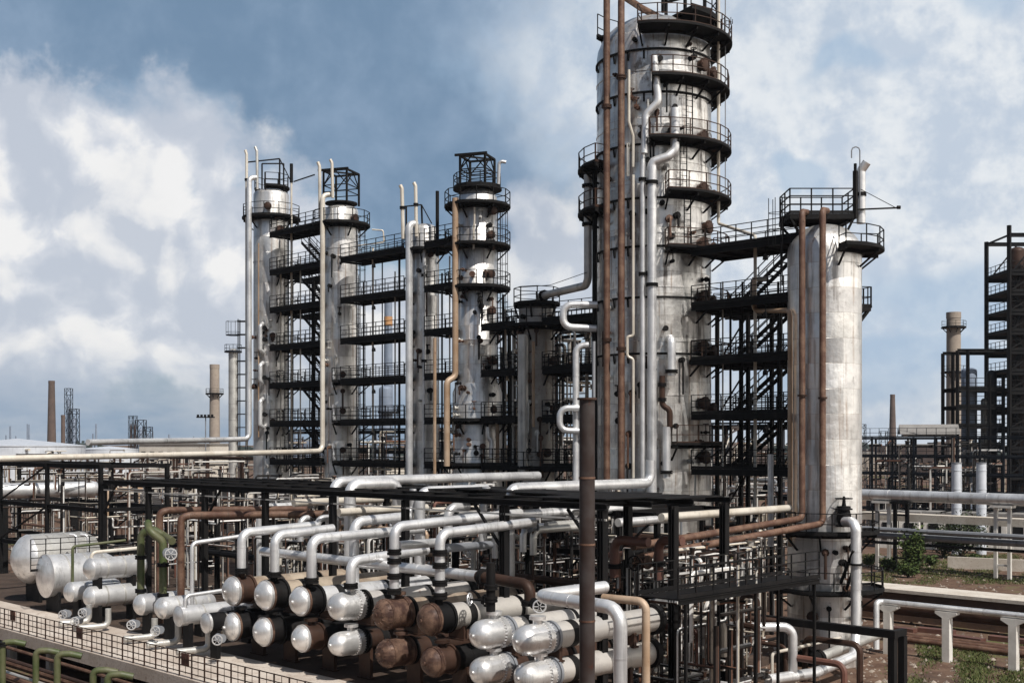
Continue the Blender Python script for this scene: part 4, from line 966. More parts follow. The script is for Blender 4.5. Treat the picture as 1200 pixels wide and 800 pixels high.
m = MB(); rail(m, [bz(36, 4.4, 29.6), bz(36, 4.4, 29.6)+B_*4.5], 1.9, .9, .025, (.4, .8, 1.2, 1.6)); m.build('rail_bars', 'black', t)
metal('polerust', (.036, .024, .021), (.062, .053, .052), (.10, .036, .024), .2, .5, .5, .4, .1, .25)
# ------------------------------------------------------------------ black steel deck over the exchangers
DZ = 9.72
aL = toab(bz(121, 9.7, 34))[0]; aR = -29.0
t = thing('steel_deck', AB((aL+aR)/2, 38, 0), 'long low black steel deck on posts stretching over the stacked exchangers', 'steel deck')
m = MB()
for bb in (34.0, 36.7, 39.4, 42.0): m.ibeam(AB(aL, bb, DZ-.14), AB(aR, bb, DZ-.14), .2, .24, .04)
m.build('main_beam', 'black', t)
m = MB(); a = aL
while a < aR: m.bar(AB(a, 34.12, DZ-.10), AB(a, 41.88, DZ-.10), .09, .12); a += 2.3
m.build('joists', 'black', t)
m = MB(); a = aL+24
while a < aR-.8:
    L = rnd.uniform(1.2, 3.2); L = min(L, aR-a)
    b0 = rnd.choice((37.6, 38.4, 39.0)) if a < -40 else rnd.choice((35.2, 36.8, 37.6)); b1 = rnd.choice((41.9, 41.4, 40.6))
    if rnd.random() < (.5 if a < -42 else .75): m.box(AB(a+L/2, (b0+b1)/2, DZ+.03+rnd.uniform(0, .05)), (L-.05, b1-b0, .05))
    a += L
m.build('floor_plates', 'black', t)
m = MB(); m.bar(AB(aL+.1, 33.98, DZ-.62), AB(aR, 33.98, DZ-.62), .06, .07); m.build('conduit', 'pipe_dull', t)
for bb in (34.05, 38.4, 41.9):
    for px_ in (122, 174, 240, 311, 390, 475, 591, 706):
        if bb == 38.4 and px_ < 700: continue
        p = bz(px_, TZ, 34.05); ca = toab(p)[0]+(bb-34.05)*0
        w = .27 if px_ < 500 else .30
        MB().ibeam_post(AB(ca, bb, TZ if ca < -31 else 0), AB(ca, bb, DZ-.27), w).build('post', 'black', t)
m = MB()
for px_, s in ((122, 1), (240, 1), (706, -1), (591, -1)):
    ca = toab(bz(px_, 0, 34.05))[0]
    MB().bar(AB(ca+.1*s, 33.98, DZ-2.0), AB(ca+1.7*s, 33.98, DZ-.28), .1).build('knee_brace', 'black', t)
def brun(px0, py0, px1, A, rad, label, mat='pipe', pre=(), post=(), **kw):
    """pipe along the exchanger direction; legs given as (da, db, dz)"""
    Y0 = A*S2/((px0-600)/F-1); Y1 = A*S2/((px1-600)/F-1); z = CH-(py0-518)/F*Y0
    p = Vector(((px0-600)/F*Y0, Y0, z)); e = Vector(((px1-600)/F*Y1, Y1, z))
    pts = []
    for l in pre: pts.append(p+A_*l[0]+B_*l[1]+Z_*l[2])
    pts += [p, e]
    for l in post: pts.append(e+A_*l[0]+B_*l[1]+Z_*l[2])
    return pipe(label, pts, rad, mat, kw.pop('n', 14), **kw)
def arun(px0, py0, px1, Bv, rad, label, mat='pipe', pre=(), post=(), **kw):
    p = onB(px0, py0, Bv); e = bz(px1, p.z, Bv)
    pts = [p+A_*l[0]+B_*l[1]+Z_*l[2] for l in pre]+[p, e]+[e+A_*l[0]+B_*l[1]+Z_*l[2] for l in post]
    return pipe(label, pts, rad, mat, kw.pop('n', 14), **kw)
brun(391, 564, 631, -50.0, .26, 'longest silver pipe lying on the black deck, elbowing down at its left end', 'pipe', [(0, 0, -4)], band=3.5, bend=.6)
brun(410, 567, 466, -48.0, .30, 'thick silver pipe on the black deck bent down at both ends', 'pipe', [(0, 0, -4)], [(0, 0, -2.6)], band=2.5, bend=.6)
brun(492, 576, 570, -43.5, .26, 'short silver pipe on the black deck with an elbow at its left end', 'pipe', [(0, 0, -4)], band=3, bend=.55)
brun(597, 572, 762, -39.4, .26, 'silver pipe on the black deck ending at the foot of the thick riser', 'pipe', [(0, 0, -4.5)], [(0, 0, 1.2)], band=3, bend=.5, flanges=[(0, .8)])
for i, (x0, y0, x1, A, rd, mt, pre, post, lb) in enumerate((
    (344, 589, 462, -52, .20, 'pipe_cream', (), (), 'cream pipe just under the black deck left of the thick bent pipe'),
    (397, 600, 500, -47.5, .20, 'pipe_cream', (), (), 'cream pipe below the deck running behind the bent pipe'),
    (525, 594, 548, -42, .22, 'pipe', [(0, 0, -1.4)], (), 'short silver elbow pipe hanging under the middle of the deck'),
    (502, 607, 575, -45, .16, 'pipe', (), (), 'slim silver pipe under the deck left of the thick post'),
    (560, 611, 690, -42, .20, 'pipe', (), (), 'silver pipe passing behind the thick black post, lower one'),
    (600, 603, 760, -39, .22, 'pipe', (), (), 'silver pipe passing behind the foreground pole just under the deck'),
    (640, 615, 690, -38, .16, 'pipe_dull', (), (), 'dull pipe behind the foreground pole'),
    (724, 612, 830, -36, .2, 'pipe', (), (), 'silver pipe between the two right deck posts'),
    (775, 606, 925, -35, .2, 'pipe_cream', (), (), 'cream pipe beyond the right end of the deck'),
    (613, 618, 655, -38.5, .16, 'pipe', [(0, 0, -1.1)], (), 'inverted silver elbow right of the thick post, left one'),
    (625, 621, 680, -37.2, .16, 'pipe_dull', [(0, 0, -1.1)], (), 'inverted silver elbow right of the thick post, right one'),
    (352, 607, 385, -52, .17, 'pipe', [(0, 0, -1.2)], [(0, 0, -.4)], 'little silver loop pipe above the third riser, left one'),
    (372, 607, 404, -50, .17, 'pipe', [(0, 0, -1.2)], [(0, 0, -.4)], 'little silver loop pipe above the third riser, right one'),
    (480, 597, 484, -44, .17, 'pipe', [(0, 0, -3)], [(0, 0, 1)], 'silver drop pipe between the collared risers'),
    (566, 590, 570, -41.5, .2, 'pipe', [(0, 0, -2.2)], [(0, 0, .8)], 'upright silver pipe just left of the thick post'),
    (580, 600, 586, -41.2, .15, 'pipe', [(0, 0, -2.2)], [(0, 0, .8)], 'thin upright silver pipe touching the thick post'),
    )):
    brun(x0, y0, x1, A, rd, lb, mt, pre, post, bend=rd*2.4)
# the two red pipes run on under the deck
for i, (px_, py, lb) in enumerate(((700, 624, 'upper'), (712, 640, 'lower'))): pass
arun(720, 632, 760, 39.0, .2, 'short rusty red header pipe with stubs under the right end of the deck', 'pipe_red', [(0, 0, -1.6)], (), flanges=[(0, .3)])
arun(772, 632, 800, 40.0, .2, 'rusty red pipe stub with a black collar under the right end of the deck', 'pipe_red', [(0, 0, -1.7)], (), flanges=[(0, .4)])
# walkway at the right end
s0 = bz(762, 6.5, 34.4); s1 = bz(892, 6.5, 41.6)
t = thing('walkway', Vector((s0.x, s0.y, 2)), 'dark railed walkway below the right end of the black deck', 'walkway')
a0 = toab(s0)[0]; m = MB(); m.box(AB(a0+.9, 38.4, 6.47), (1.7, 9.4, .05)); 
for aa in (a0, a0+1.8): m.ibeam(AB(aa, 33.7, 6.38), AB(aa, 43.1, 6.38), .1, .18, .03)
m.build('deck', 'black', t)
for aa in (a0, a0+1.8): m = MB(); rail(m, [AB(aa, 33.7, 6.5), AB(aa, 43.1, 6.5)], 1.1, 1.0, .025, (.4, .75)); m.build('railing', 'black', t)
for bb in (34.2, 38.6, 42.8):
    for aa in (a0+.05, a0+1.75): MB().bar(AB(aa, bb, 0), AB(aa, bb, 6.28), .1).build('leg', 'black', t)
# the pole in front of everything
pz = W(688, 466, 36)
t = thing('steel_pole', Vector((pz.x, pz.y, 0)), 'rusty thick steel pole standing in front of the exchangers', 'pole')
MB().cyl(Vector((pz.x, pz.y, 0)), pz, .235, None, 24).build('pole', 'polerust', t)
m = MB().lathe(pz-Z_*.06, Z_, [(0, .235), (0, .30), (.06, .30), (.06, .0)], 24); m.build('cap_plate', 'brown', t)
for zz in (6.6, 8.9, 10.9): MB().lathe(Vector((pz.x, pz.y, zz)), Z_, [(0, .234), (0, .25), (.06, .25), (.06, .234)], 24).build('weld_ring', 'pipe_rust', t)
MB().cyl(pz+Vector((.2, 0, .01)), pz+Vector((.2, 0, 1.7)), .05, None, 10).build('spike', 'greypaint', t)
# right foreground: black portal, pipes
pB = 51.3
q0 = onB(918, 727, pB); q1 = onB(1046, 740, pB); q1.z = q0.z
t = thing('pipe_portal', Vector((q1.x, q1.y, 0)), 'heavy black square pipe portal in the lower right corner', 'portal')
MB().bar(q0-A_*5, q1+A_*.2, .36, .36).build('crossbar', 'black', t)
for d in (0, 1.2): MB().bar(Vector((q1.x, q1.y, 0))+B_*d*.8, q1+B_*d*.8-Z_*.18, .32).build('leg', 'black', t)
MB().bar(Vector((q0.x, q0.y, 0)), q0-Z_*.18, .3).build('leg', 'black', t)
MB().bar(q1+B_*.15, q1+B_*1.1, .3).build('end_beam', 'black', t)
q = onB(929, 734, 49.5)
pipe('silver pipe elbowing down beside the black portal', [q-A_*1.4-B_*1.5, q, Vector((q.x, q.y, .6)), Vector((q.x, q.y, .6))-A_*6], .22, 'pipe', 16, bend=.5, band=1.6)
pipe('brown pipe slanting across the foot of the domed right column', [W(860, 722, 60), W(995, 735, 58)], .14, 'brown', 10)
pipe('dull grey pipe lying along the ground below the domed right column', [W(948, 775, 60.5), W(1005, 752, 63), W(1030, 742, 66)], .28, 'pipe_dull', 14, flanges=[(0, .2)])
valve(W(989, 606, 63.0), .3, Z_, 'big black valve with a hand wheel on the domed right column', Z_, 1.0, 'black', 'black')
valve(W(948, 772, 60.3), .3, A_, 'dark flanged valve on the ground pipe below the domed right column', Z_, .9, 'black', 'black')
# pipe on concrete T supports
zT = 2.92; e0 = bz(1018, zT, 63.1); e1 = bz(1330, zT, 63.1)
pipe('long silver pipe on pale concrete supports at the lower right', [Vector((bz(1027, 0, 62.4).x, bz(1027, 0, 62.4).y, .3)), bz(1027, zT, 62.7), bz(1034, zT, 63.1), e1], .17, 'pipe', 14, bend=.4, band=5)
for i, px_ in enumerate((1041, 1110, 1188, 1270)):
    p = bz(px_, 0, 63.1); t = thing('pipe_support', p, ['pale concrete T-shaped pipe support nearest the domed column', 'pale concrete T-shaped pipe support in the middle', 'pale concrete T-shaped pipe support near the right edge', 'pale concrete T-shaped pipe support at the edge of view'][i], 'pipe support', 'concrete pipe supports')
    MB().box(p+Z_*1.2, (.42, .42, 2.4)).build('post', 'whitewash', t)
    m = MB(); c = p+Z_*2.4
    vs = []
    for bb in (-.2, .2):
        for aa, zz in ((-.22, 0), (.22, 0), (.62, .22), (.62, .34), (-.62, .34), (-.62, .22)): vs.append(c+A_*aa+B_*bb+Z_*zz)
    m.add(vs, [(0, 1, 2, 3, 4, 5), (11, 10, 9, 8, 7, 6)]+[(i_, (i_+1) % 6+6-6 if False else (i_+1) % 6, (i_+1) % 6+6, i_+6)[::-1] for i_ in range(6)]); m.build('cap', 'whitewash', t)
# raised concrete strip and dark bank
a0 = toab(bz(940, 0, 75))[0]; a1 = toab(bz(1450, 0, 75))[0]
m = MB(); m.box(AB((a0+a1)/2, 76.6, 2.0), (a1-a0, 3.0, .22)); tag(m.build('path', 'path'), kind='structure')
m = MB(); m.box(AB((a0+a1)/2, 76.4, .94), (a1-a0+.2, 2.2, 1.88)); tag(m.build('retaining_wall', 'bank'), 'dark brown retaining wall under the pale concrete strip', 'wall')
a1_ = toab(bz(1400, 0, 73))[0]
pipe('very thick brown pipe along the dark retaining wall', [AB(a0, 74.3, 1.0), AB(a1_, 74.3, 1.0)], .45, 'brown', 16)
for i in range(9):
    aa = toab(bz(1055, 0, 70.5))[0]+i*2.3+rnd.uniform(-.3, .3)
    m = MB(); c = AB(aa, 70.4+rnd.uniform(-.3, .3), .2+.18*(i % 2))
    m.bar(c-A_*rnd.uniform(.8, 1.2), c+A_*rnd.uniform(.8, 1.2)+B_*rnd.uniform(-.5, .5), .6, .28)
    tag(m.build('timber_beam', 'pipe_red'), 'red-brown beam lying in the shade behind the concrete supports', 'beam', 'red-brown beams lying on the ground')
for i in range(3):
    pipe('rusty pipe lying on the ground behind the concrete supports', [AB(toab(bz(1020, 0, 68))[0], 67.2+i*.9, .2), AB(a1_, 67.2+i*.9, .2)], .16, 'pipe_rust', 10, group='rusty pipes lying behind the concrete supports')
# high silver line in the distance at right
p0 = bz(830, 7.0, 104.7); p1 = bz(1500, 7.0, 104.7)
pipe('thick silver pipeline crossing high behind the domed right column', [p0, p1], .52, 'pipe', 16, band=8)
aS = toab(p0)[0]; aE = toab(p1)[0]; i = 0
for px_ in (1035, 1056, 1175, 1290):
    p = bz(px_, 0, 104.7); t = thing('pipe_trestle', p, ['pale trestle leg under the silver pipeline nearest the domed column', 'dark trestle leg under the silver pipeline beside the bush', 'pale trestle leg under the silver pipeline near the right edge', 'trestle leg under the silver pipeline outside the right edge'][i], 'trestle', 'trestles under the silver pipeline'); i += 1
    for s in (-.6, .6): MB().box(p+A_*s+Z_*3.15, (.3, .3, 6.3)).build('leg', 'whitewash' if px_ != 1056 else 'black', t)
    for zz in (1.2, 3.2, 5.2): MB().bar(p-A_*.5+Z_*zz, p+A_*.5+Z_*zz, .16).build('cross_beam', 'whitewash' if px_ != 1056 else 'black', t)
    MB().box(p+Z_*6.36, (1.9, 1.0, .2)).build('cap', 'whitewash' if px_ != 1056 else 'black', t)
c = AB((toab(bz(1010, 0, 106.6))[0]+aE)/2, 106.6, 4.9)
m = MB(); m.box(c, (aE-toab(bz(1010, 0, 106.6))[0], 1.6, .7)); tag(m.build('concrete_beam', 'path'), 'pale flat concrete beam below the silver pipeline at right', 'beam')
for i, (bb, z, rd, mt) in enumerate(((103.2, 3.9, .22, 'greypaint'), (103.6, 3.3, .3, 'greypaint'), (103.9, 2.6, .14, 'black'))):
    pipe(['blue-grey pipe under the pale concrete beam, upper one', 'blue-grey pipe under the pale concrete beam, thicker lower one', 'black pipe lowest under the pale concrete beam'][i], [bz(1010, z, bb), bz(1500, z, bb)], rd, mt, 8)

# ------------------------------------------------------------------ buildings
def building(px, D, w, dpt, h, label, wall='plaster', roof='roofgrey', wins=(4, 1), z0=0.0, pitch=0.0, yaw=-math.pi/4, name='building'):
    c = gz(px, D, z0); t = thing(name, c, label, 'building')
    MB().box(c+Z_*h/2, (w, dpt, h), yaw).build('wall', wall, t)
    ca, sa = math.cos(yaw), math.sin(yaw); ex = Vector((ca, sa, 0)); ey = Vector((-sa, ca, 0))
    m = MB()
    if pitch:
        v = [c+ex*(sx*(w/2+.4))+ey*(sy*(dpt/2+.5))+Z_*h for sx, sy in ((-1, -1), (1, -1), (1, 1), (-1, 1))]+[c+ex*(-w/2-.4)+Z_*(h+pitch), c+ex*(w/2+.4)+Z_*(h+pitch)]
        m.add([x+Z_*.01 for x in v], [(0, 1, 5, 4), (2, 3, 4, 5), (1, 2, 5), (3, 0, 4), (3, 2, 1, 0)])
    else: m.box(c+Z_*(h+.16), (w+.5, dpt+.5, .3), yaw)
    m.build('roof', roof, t)
    nx, nz = wins
    for i in range(nx):
        for j in range(nz):
            u = (i+.5)/nx*w-w/2; z = h*(j+.5)/nz
            o = MB().box(c+ex*u-ey*(dpt/2+.03)+Z_*z, (w/nx*.5, .1, h/nz*.5), yaw); o.build('window', 'black', t)
    return t
building(218, 255, 17, 9, 11.5, 'long pale factory building with dark windows below the tan chimney', 'plaster', 'roofgrey', (8, 2), yaw=-.3)
building(120, 200, 14, 8, 5.5, 'low pale shed behind the horizontal silver drum', 'plaster', 'roofgrey', (4, 1), yaw=-.5)
building(205, 150, 9, 6, 5.0, 'small cream building seen under the pipe bridge', 'plaster', 'roofgrey', (3, 1))
building(275, 160, 8, 6, 5.5, 'cream building left of the leftmost column foot', 'plaster', 'roofgrey', (3, 2))
building(345, 150, 8, 6, 7, 'brownish building behind the foot of the first two columns', 'brickred', 'roofgrey', (3, 2))
building(448, 165, 8, 6, 8.6, 'pale building behind the gap left of the narrow column', 'plaster', 'roofgrey', (3, 2))
building(560, 150, 10, 6, 8, 'dark brown building behind the bottle-shaped column', 'brickred', 'roofgrey', (3, 2))
kk = (1088-600)/F; building(1088, (toab(gz(1008, 150))[1]+1)*S2/(1+kk), 6.0, 4.0, .3, 'small pale pitched shed roof on top of the long dark frame at right', 'sheet', 'roofgrey', (0, 1), z0=12.66, pitch=1.2, yaw=-.25, name='shed')
for i in range(9):
    px_ = 1046+i*25+rnd.uniform(-2, 2)
    building(px_, 137+i*-1.0, 2.2, 3, 3.9, ['whitewashed wall bay', 'brick red wall bay'][0]+' under the concrete beam at right', 'whitewash', 'roofgrey', (1, 1), yaw=-.6, name='wall_bay')
    building(px_+12, 137.6-i*1.0, 2.0, 3, 3.6, 'brick red wall bay under the concrete beam at right', 'brickred', 'roofgrey', (1, 1), yaw=-.6, name='wall_bay')
for o in list(COL.objects):
    if o.name.startswith('wall_bay') and o.parent is None: o['group'] = 'wall bays under the concrete beam'
m = MB(); c = gz(1170, 112, 0); m.box(c+Z_*.55, (9, .4, 1.1), -.5); tag(m.build('low_wall', 'path'), 'low pale stone wall on the grass at the right', 'wall')
for px_, D, r, zt, lb in ((20, 240, 13, 11.2, 'wide pale blue storage tank at the left edge'), (60, 330, 9, 10.5, 'smaller pale storage tank behind the wide one'), (128, 300, 7, 10.2, 'small pale storage tank far left of the factory building')):
    c = gz(px_, D, 0); t = thing('storage_tank', c, lb, 'tank', 'storage tanks')
    MB().lathe(c, Z_, [(0, r), (zt*.33, r), (zt*.33, r*1.006), (zt*.34, r*1.006), (zt*.34, r), (zt*.66, r), (zt*.66, r*1.006), (zt*.67, r*1.006), (zt*.67, r), (zt, r)], 48).build('wall', 'tank', t)
    MB().lathe(c+Z_*(zt+.01), Z_, [(0, r*1.01), (.15, r*1.01), (r*.12, 0)], 48).build('roof', 'tank', t)
# left rack drum
c = W(-20, 575, 100); p1 = W(90, 574, 104)
d = (p1-c); d.z = 0; d.normalize(); m = MB().lathe(c, d, [(-.3, 0), (-.2, .35), (0, .66), (0.2, .68), (8.9, .68), (9.2, .6), (9.5, .3), (9.6, 0)], 24)
t = thing('horizontal_vessel', Vector((c.x, c.y, 0)), 'long silver drum lying on a dark rack at the far left', 'vessel'); m.build('shell', 'pipe', t)
for f in (1.5, 7.5): MB().box(c+d*f-Z_*(c.z/2+.3), (.9, .4, c.z-.9), math.atan2(d.y, d.x)).build('leg', 'black', t)
# ------------------------------------------------------------------ left racks of pipes
openframe('pipe_rack', 'dark steel pipe rack at the left edge in front of the long drum', toab(bz(-90, 0, 38))[0], toab(bz(118, 0, 38))[0], 38, 43, [4.5, 7.5, 10.5], 4, 1, 'black', .26, True)
openframe('pipe_rack', 'dark steel pipe rack behind the deck below the first columns', toab(bz(125, 0, 48))[0], toab(bz(560, 0, 48))[0], 48, 55, [4.0, 6.5, 8.6], 9, 1, 'black', .24, True)
openframe('pipe_rack', 'dark steel pipe rack behind the deck below the tallest column', toab(bz(570, 0, 46))[0], toab(bz(770, 0, 46))[0], 46, 53, [4.0, 6.5, 8.6], 5, 1, 'black', .24, True)
openframe('pipe_rack', 'dark pipe rack beyond the column row at the left', toab(bz(20, 0, 78))[0], toab(bz(330, 0, 78))[0], 78, 83, [4.5, 7.5, 10.2], 9, 1, 'brown', .25, True)
openframe('pipe_rack', 'dark pipe rack beyond the column row in the middle', toab(bz(340, 0, 74))[0], toab(bz(700, 0, 74))[0], 74, 79, [4.5, 8, 11.2, 13.2], 9, 1, 'navy', .25, True, True)
openframe('pipe_rack', 'dark pipe rack seen between the tallest and the domed column', toab(bz(800, 0, 78))[0], toab(bz(940, 0, 78))[0], 78, 84, [4.5, 8, 10.2, 13.4], 4, 1, 'navy', .3, True, True)
# ------------------------------------------------------------------ tangle of pipes, pumps and posts between deck and columns
CM = ['pipe', 'pipe', 'black', 'brown', 'pipe_dull', 'pipe_cream', 'pipe_cream', 'pipe_rust', 'pipe_tan', 'brown', 'black', 'greypaint', 'pipe_red']
CL = {'pipe': 'silver', 'pipe_dull': 'dull grey', 'pipe_cream': 'cream', 'pipe_rust': 'rusty', 'pipe_tan': 'tan', 'brown': 'dark brown', 'black': 'black', 'greypaint': 'blue-grey', 'pipe_red': 'red-brown'}
def inview(pts, lo, hi): return all(p.y > 5 and lo <= 600+F*p.x/p.y <= hi for p in pts)
def pick(r_, lo, hi, b0, b1):
    b_ = r_.uniform(b0, b1); k = (r_.uniform(lo, hi)-600)/F; return b_*(k-1)/(k+1), b_
def tangle(n, lo, hi, b0, b1, z0, z1, where, seed, rmax=.2, mats=CM, nn=8, Lm=11):
    r_ = random.Random(seed); i = 0
    for _ in range(n*30):
        if i >= n: break
        a, b_ = pick(r_, lo, hi, b0, b1); z = r_.uniform(z0, z1); mt = r_.choice(mats); rad = r_.choice((.06, .08, .1, .13, .16, rmax))
        p = AB(a, b_, z); kind = r_.random(); base = TZ if (a < -31 and b_ < 48) else 0
        if kind < .36: L = r_.uniform(3, Lm); pts = [p, p+A_*L]
        elif kind < .70: L = r_.uniform(3, 10); pts = [p, p+B_*L]
        else: L = r_.uniform(1, 4); pts = [Vector((p.x, p.y, base)), p, p+r_.choice((A_, B_, -A_))*L]
        if kind < .7:
            if r_.random() < .5: pts.insert(0, pts[0]-Z_*min(z-base, r_.uniform(1, 4)))
            if r_.random() < .5: pts.append(pts[-1]-Z_*min(z-base, r_.uniform(1, 4)))
            if r_.random() < .3: pts.append(pts[-1]+r_.choice((A_, B_))*r_.uniform(1, 4))
        if not inview(pts, lo-20, hi+12): continue
        i += 1
        pipe('%s pipe in the tangle %s' % (CL[mt], where), pts, rad, mt, nn, bend=rad*2.6, group='%s pipes in the tangle %s' % (CL[mt], where))
tangle(50, 290, 720, 40, 56, 2.6, 8.8, 'under the black deck', 11)
tangle(20, 700, 880, 40, 54, 2.6, 8.6, 'behind the foreground pole', 12, Lm=6)
tangle(18, 740, 880, 38, 50, .6, 4.6, 'below the railed walkway', 13, .14, Lm=3.5)
tangle(14, 280, 570, 50, 56, 6, 9.7, 'at the foot of the first columns', 14)
tangle(9, 570, 760, 49, 55, 5, 9.4, 'at the foot of the tallest column', 15, Lm=5)
tangle(24, -40, 290, 40, 75, 2, 9.0, 'at the left behind the vessels', 16)
tangle(14, -40, 300, 78, 100, 4, 10.6, 'beyond the first column', 17, .25, ['pipe', 'pipe_cream', 'pipe_dull', 'pipe_rust'])
tangle(7, 880, 1000, 48, 56, .4, 2.6, 'around the foot of the domed column', 18, .16, Lm=3.2)
tangle(12, 330, 690, 72, 88, 4, 11.5, 'beyond the middle columns', 19, .25, ['pipe', 'pipe_dull', 'black', 'pipe_cream'])
tangle(10, 830, 930, 74, 100, 3, 9.5, 'beyond the tallest column', 20, .25, ['pipe', 'pipe_dull', 'black', 'greypaint'], Lm=5)
def small_pipework(n, lo, hi, b0, b1, z0, z1, seed, label, rads=(.04, .06, .08, .11)):
    r_ = random.Random(seed); m = MB(); i = 0
    for _ in range(n*20):
        if i >= n: break
        a, b_ = pick(r_, lo, hi, b0, b1); z = r_.uniform(z0, z1); rad = r_.choice(rads); base = TZ if (a < -31 and b_ < 48) else 0
        pts = [AB(a, b_, z)]
        if r_.random() < .5: pts.insert(0, AB(a, b_, base))
        for j in range(r_.choice((1, 2, 2, 3))):
            d = r_.choice((A_, B_, -Z_, B_, Z_)); p = pts[-1]+d*r_.uniform(.6, 4); p.z = max(base+.15, min(z1+.5, p.z)); pts.append(p)
        if not inview(pts, lo-25, hi+8): continue
        i += 1
        if (pts[-1]-pts[0]).length > .3: m.tube(pts, rad, 7, rad*2.5)
        if r_.random() < .5:
            c = pts[-1]; m.lathe(c-Z_*.2, Z_, [(0, rad*2.4), (.06, rad*2.4), (.06, rad*1.4), (.3, rad*1.8), (.34, rad*2.4), (.4, rad*2.4)], 8)
    return tag(m.build('small_pipework', 'mixpipe', origin=AB(*pick(random.Random(1), lo, hi, b0, b1), 0)), label, 'pipework', kind='stuff')
mm, q, b = newmat('mixpipe')
ri = q.n('ShaderNodeNewGeometry').outputs['Random Per Island']; v, rn, tc = coords(q, False)
rp = q.n('ShaderNodeValToRGB', {0: ri}); rp.color_ramp.interpolation = 'CONSTANT'
for i, (p_, c_) in enumerate(((0, (.012, .011, .011)), (.34, (.04, .024, .018)), (.50, (.14, .065, .04)), (.62, (.55, .53, .50)), (.74, (.38, .37, .36)), (.85, (.54, .48, .39)), (.93, (.74, .73, .71)))):
    e = rp.color_ramp.elements[i] if i < 2 else rp.color_ramp.elements.new(p_)
    e.position = p_; e.color = (*c_, 1)
dn = q.noise(v, 3, 5, .7)
put(q, b, col=q.mix(q.m('MULTIPLY', q.sm(dn, .5, .7), .6), rp.outputs[0], (.06, .04, .03)), rough=.5, metal=.15); M['mixpipe'] = mm
small_pipework(460, 285, 725, 40, 56, 2.4, 8.9, 31, 'dense small pipes and fittings in the dark under the black deck')
small_pipework(330, 715, 888, 38, 54, .5, 6.8, 32, 'dense small pipes and fittings around the railed walkway')
small_pipework(280, -40, 290, 38, 70, 2.4, 9.3, 33, 'dense small pipes and fittings behind the silver vessels at the left')
small_pipework(150, 290, 700, 60, 76, 4, 12.5, 34, 'dense small pipes and fittings behind the feet of the columns')
small_pipework(120, -40, 300, 76, 120, 3, 9.8, 35, 'scattered small pipes and fittings far behind at the left', (.08, .11, .15))
small_pipework(110, 825, 930, 64, 84, 2, 12.5, 36, 'dense small pipes and fittings between the tallest and domed columns')
small_pipework(150, 570, 690, 60, 67, 6, 20, 38, 'dense small pipes and fittings between the bottle-shaped and tallest columns', (.05, .07, .1, .13))
small_pipework(130, 1012, 1170, 134, 142, 2, 12, 39, 'dense small pipes and fittings inside the long dark frame at right', (.08, .12, .16))
vr = random.Random(5)
proto = None
for i in range(26):
    a, b_ = pick(vr, 280, 780, 37, 47); z = vr.uniform(4.5, 8.2)
    proto = valve(AB(a, b_, z), vr.choice((.14, .18, .2)), vr.choice((A_, Z_, B_)), 'dark valve with a hand wheel among the pipes under the black deck', (-B_*.8+A_*vr.uniform(-.6, .8)).normalized(), .6, vr.choice(('black', 'bronze', 'greypaint')), vr.choice(('pipe', 'black', 'brown')), 'valves among the pipes under the deck')
    c = AB(a, b_, z)
    MB().cyl(Vector((c.x, c.y, TZ)), c-Z_*.1, .05, None, 6).build('stand_pipe', 'brown', proto)
def pump(loc, label, group):
    t = thing('pump', loc, label, 'pump', group); loc = Vector(loc)
    m = MB().box(loc+Z_*.2, (2.0, .8, .4)); m.build('base', 'concrete', t)
    MB().lathe(loc+Z_*.85-A_*.95, A_, [(0, 0), (.02, .3), (.8, .33), (.82, .2), (.95, .2)], 16).build('motor', 'greypaint', t)
    m = MB().lathe(loc+Z_*.85+A_*.1, A_, [(0, .15), (.2, .15), (.2, .42), (.55, .42), (.6, .2), (.8, .2)], 16); m.cyl(loc+Z_*1.2+A_*.4, loc+Z_*1.9+A_*.4, .12, None, 10); m.build('casing', 'black', t)
    return t
for i in range(12):
    pump(AB(*pick(vr, 300, 740, 38, 46), TZ), 'grey pump set on a low plinth under the black deck', 'pumps under the deck')

# ------------------------------------------------------------------ chimneys and distant structures
def chimney(px, D, r0, r1, ytop, label, mat='chimney', rings=(), plat=None, bands=None):
    c = gz(px, D, 0); H = CH-(ytop-518)/F*D; t = thing('chimney', c, label, 'chimney')
    MB().lathe(c, Z_, [(0, r0), (H*.97, r0+(r1-r0)*.97), (H*.97, r1*1.06), (H, r1*1.06), (H, r1*.8), (H-1, r1*.75), (H-1, 0)], 28).build('shaft', mat, t)
    for f in rings:
        r = r0+(r1-r0)*f; m = MB(); m.ring(c+Z_*H*f, r*1.0, r+.9, -180, 180, .15, 15); ringrail(m, c+Z_*H*f, r+.85, -180, 180, 1.1, 1.3)
        for a in range(0, 360, 45): m.bar(c+Z_*(H*f-.9)+Vector((math.cos(R(a)), math.sin(R(a)), 0))*r, c+Z_*(H*f-.1)+Vector((math.cos(R(a)), math.sin(R(a)), 0))*(r+.8), .1)
        m.build('platform', 'black', t)
    for y0, y1, bm in bands or ():
        z0 = CH-(y1-518)/F*D; z1 = CH-(y0-518)/F*D; f = z0/H; r = r0+(r1-r0)*f
        MB().lathe(c+Z_*z0, Z_, [(0, r), (0, r+.04), (z1-z0, r+.04), (z1-z0, r)], 24).build('painted_band', bm, t)
    return t
chimney(60.5, 420, 1.75, 1.05, 446, 'dark brown tapering brick chimney at the far left', 'brickdark')
chimney(74, 300, .55, .5, 486, 'short dark chimney right of the brown tapering one', 'brickdark')
chimney(251.5, 260, 1.25, 1.0, 427, 'tan concrete chimney with one ring platform left of the columns', 'chimney', (.78,))
chimney(455, 230, 1.0, .75, 345, 'thin dark blue chimney with orange bands seen between the columns', 'farblue', (), None, ((371, 382, 'orange'), (391, 397, 'orange')))
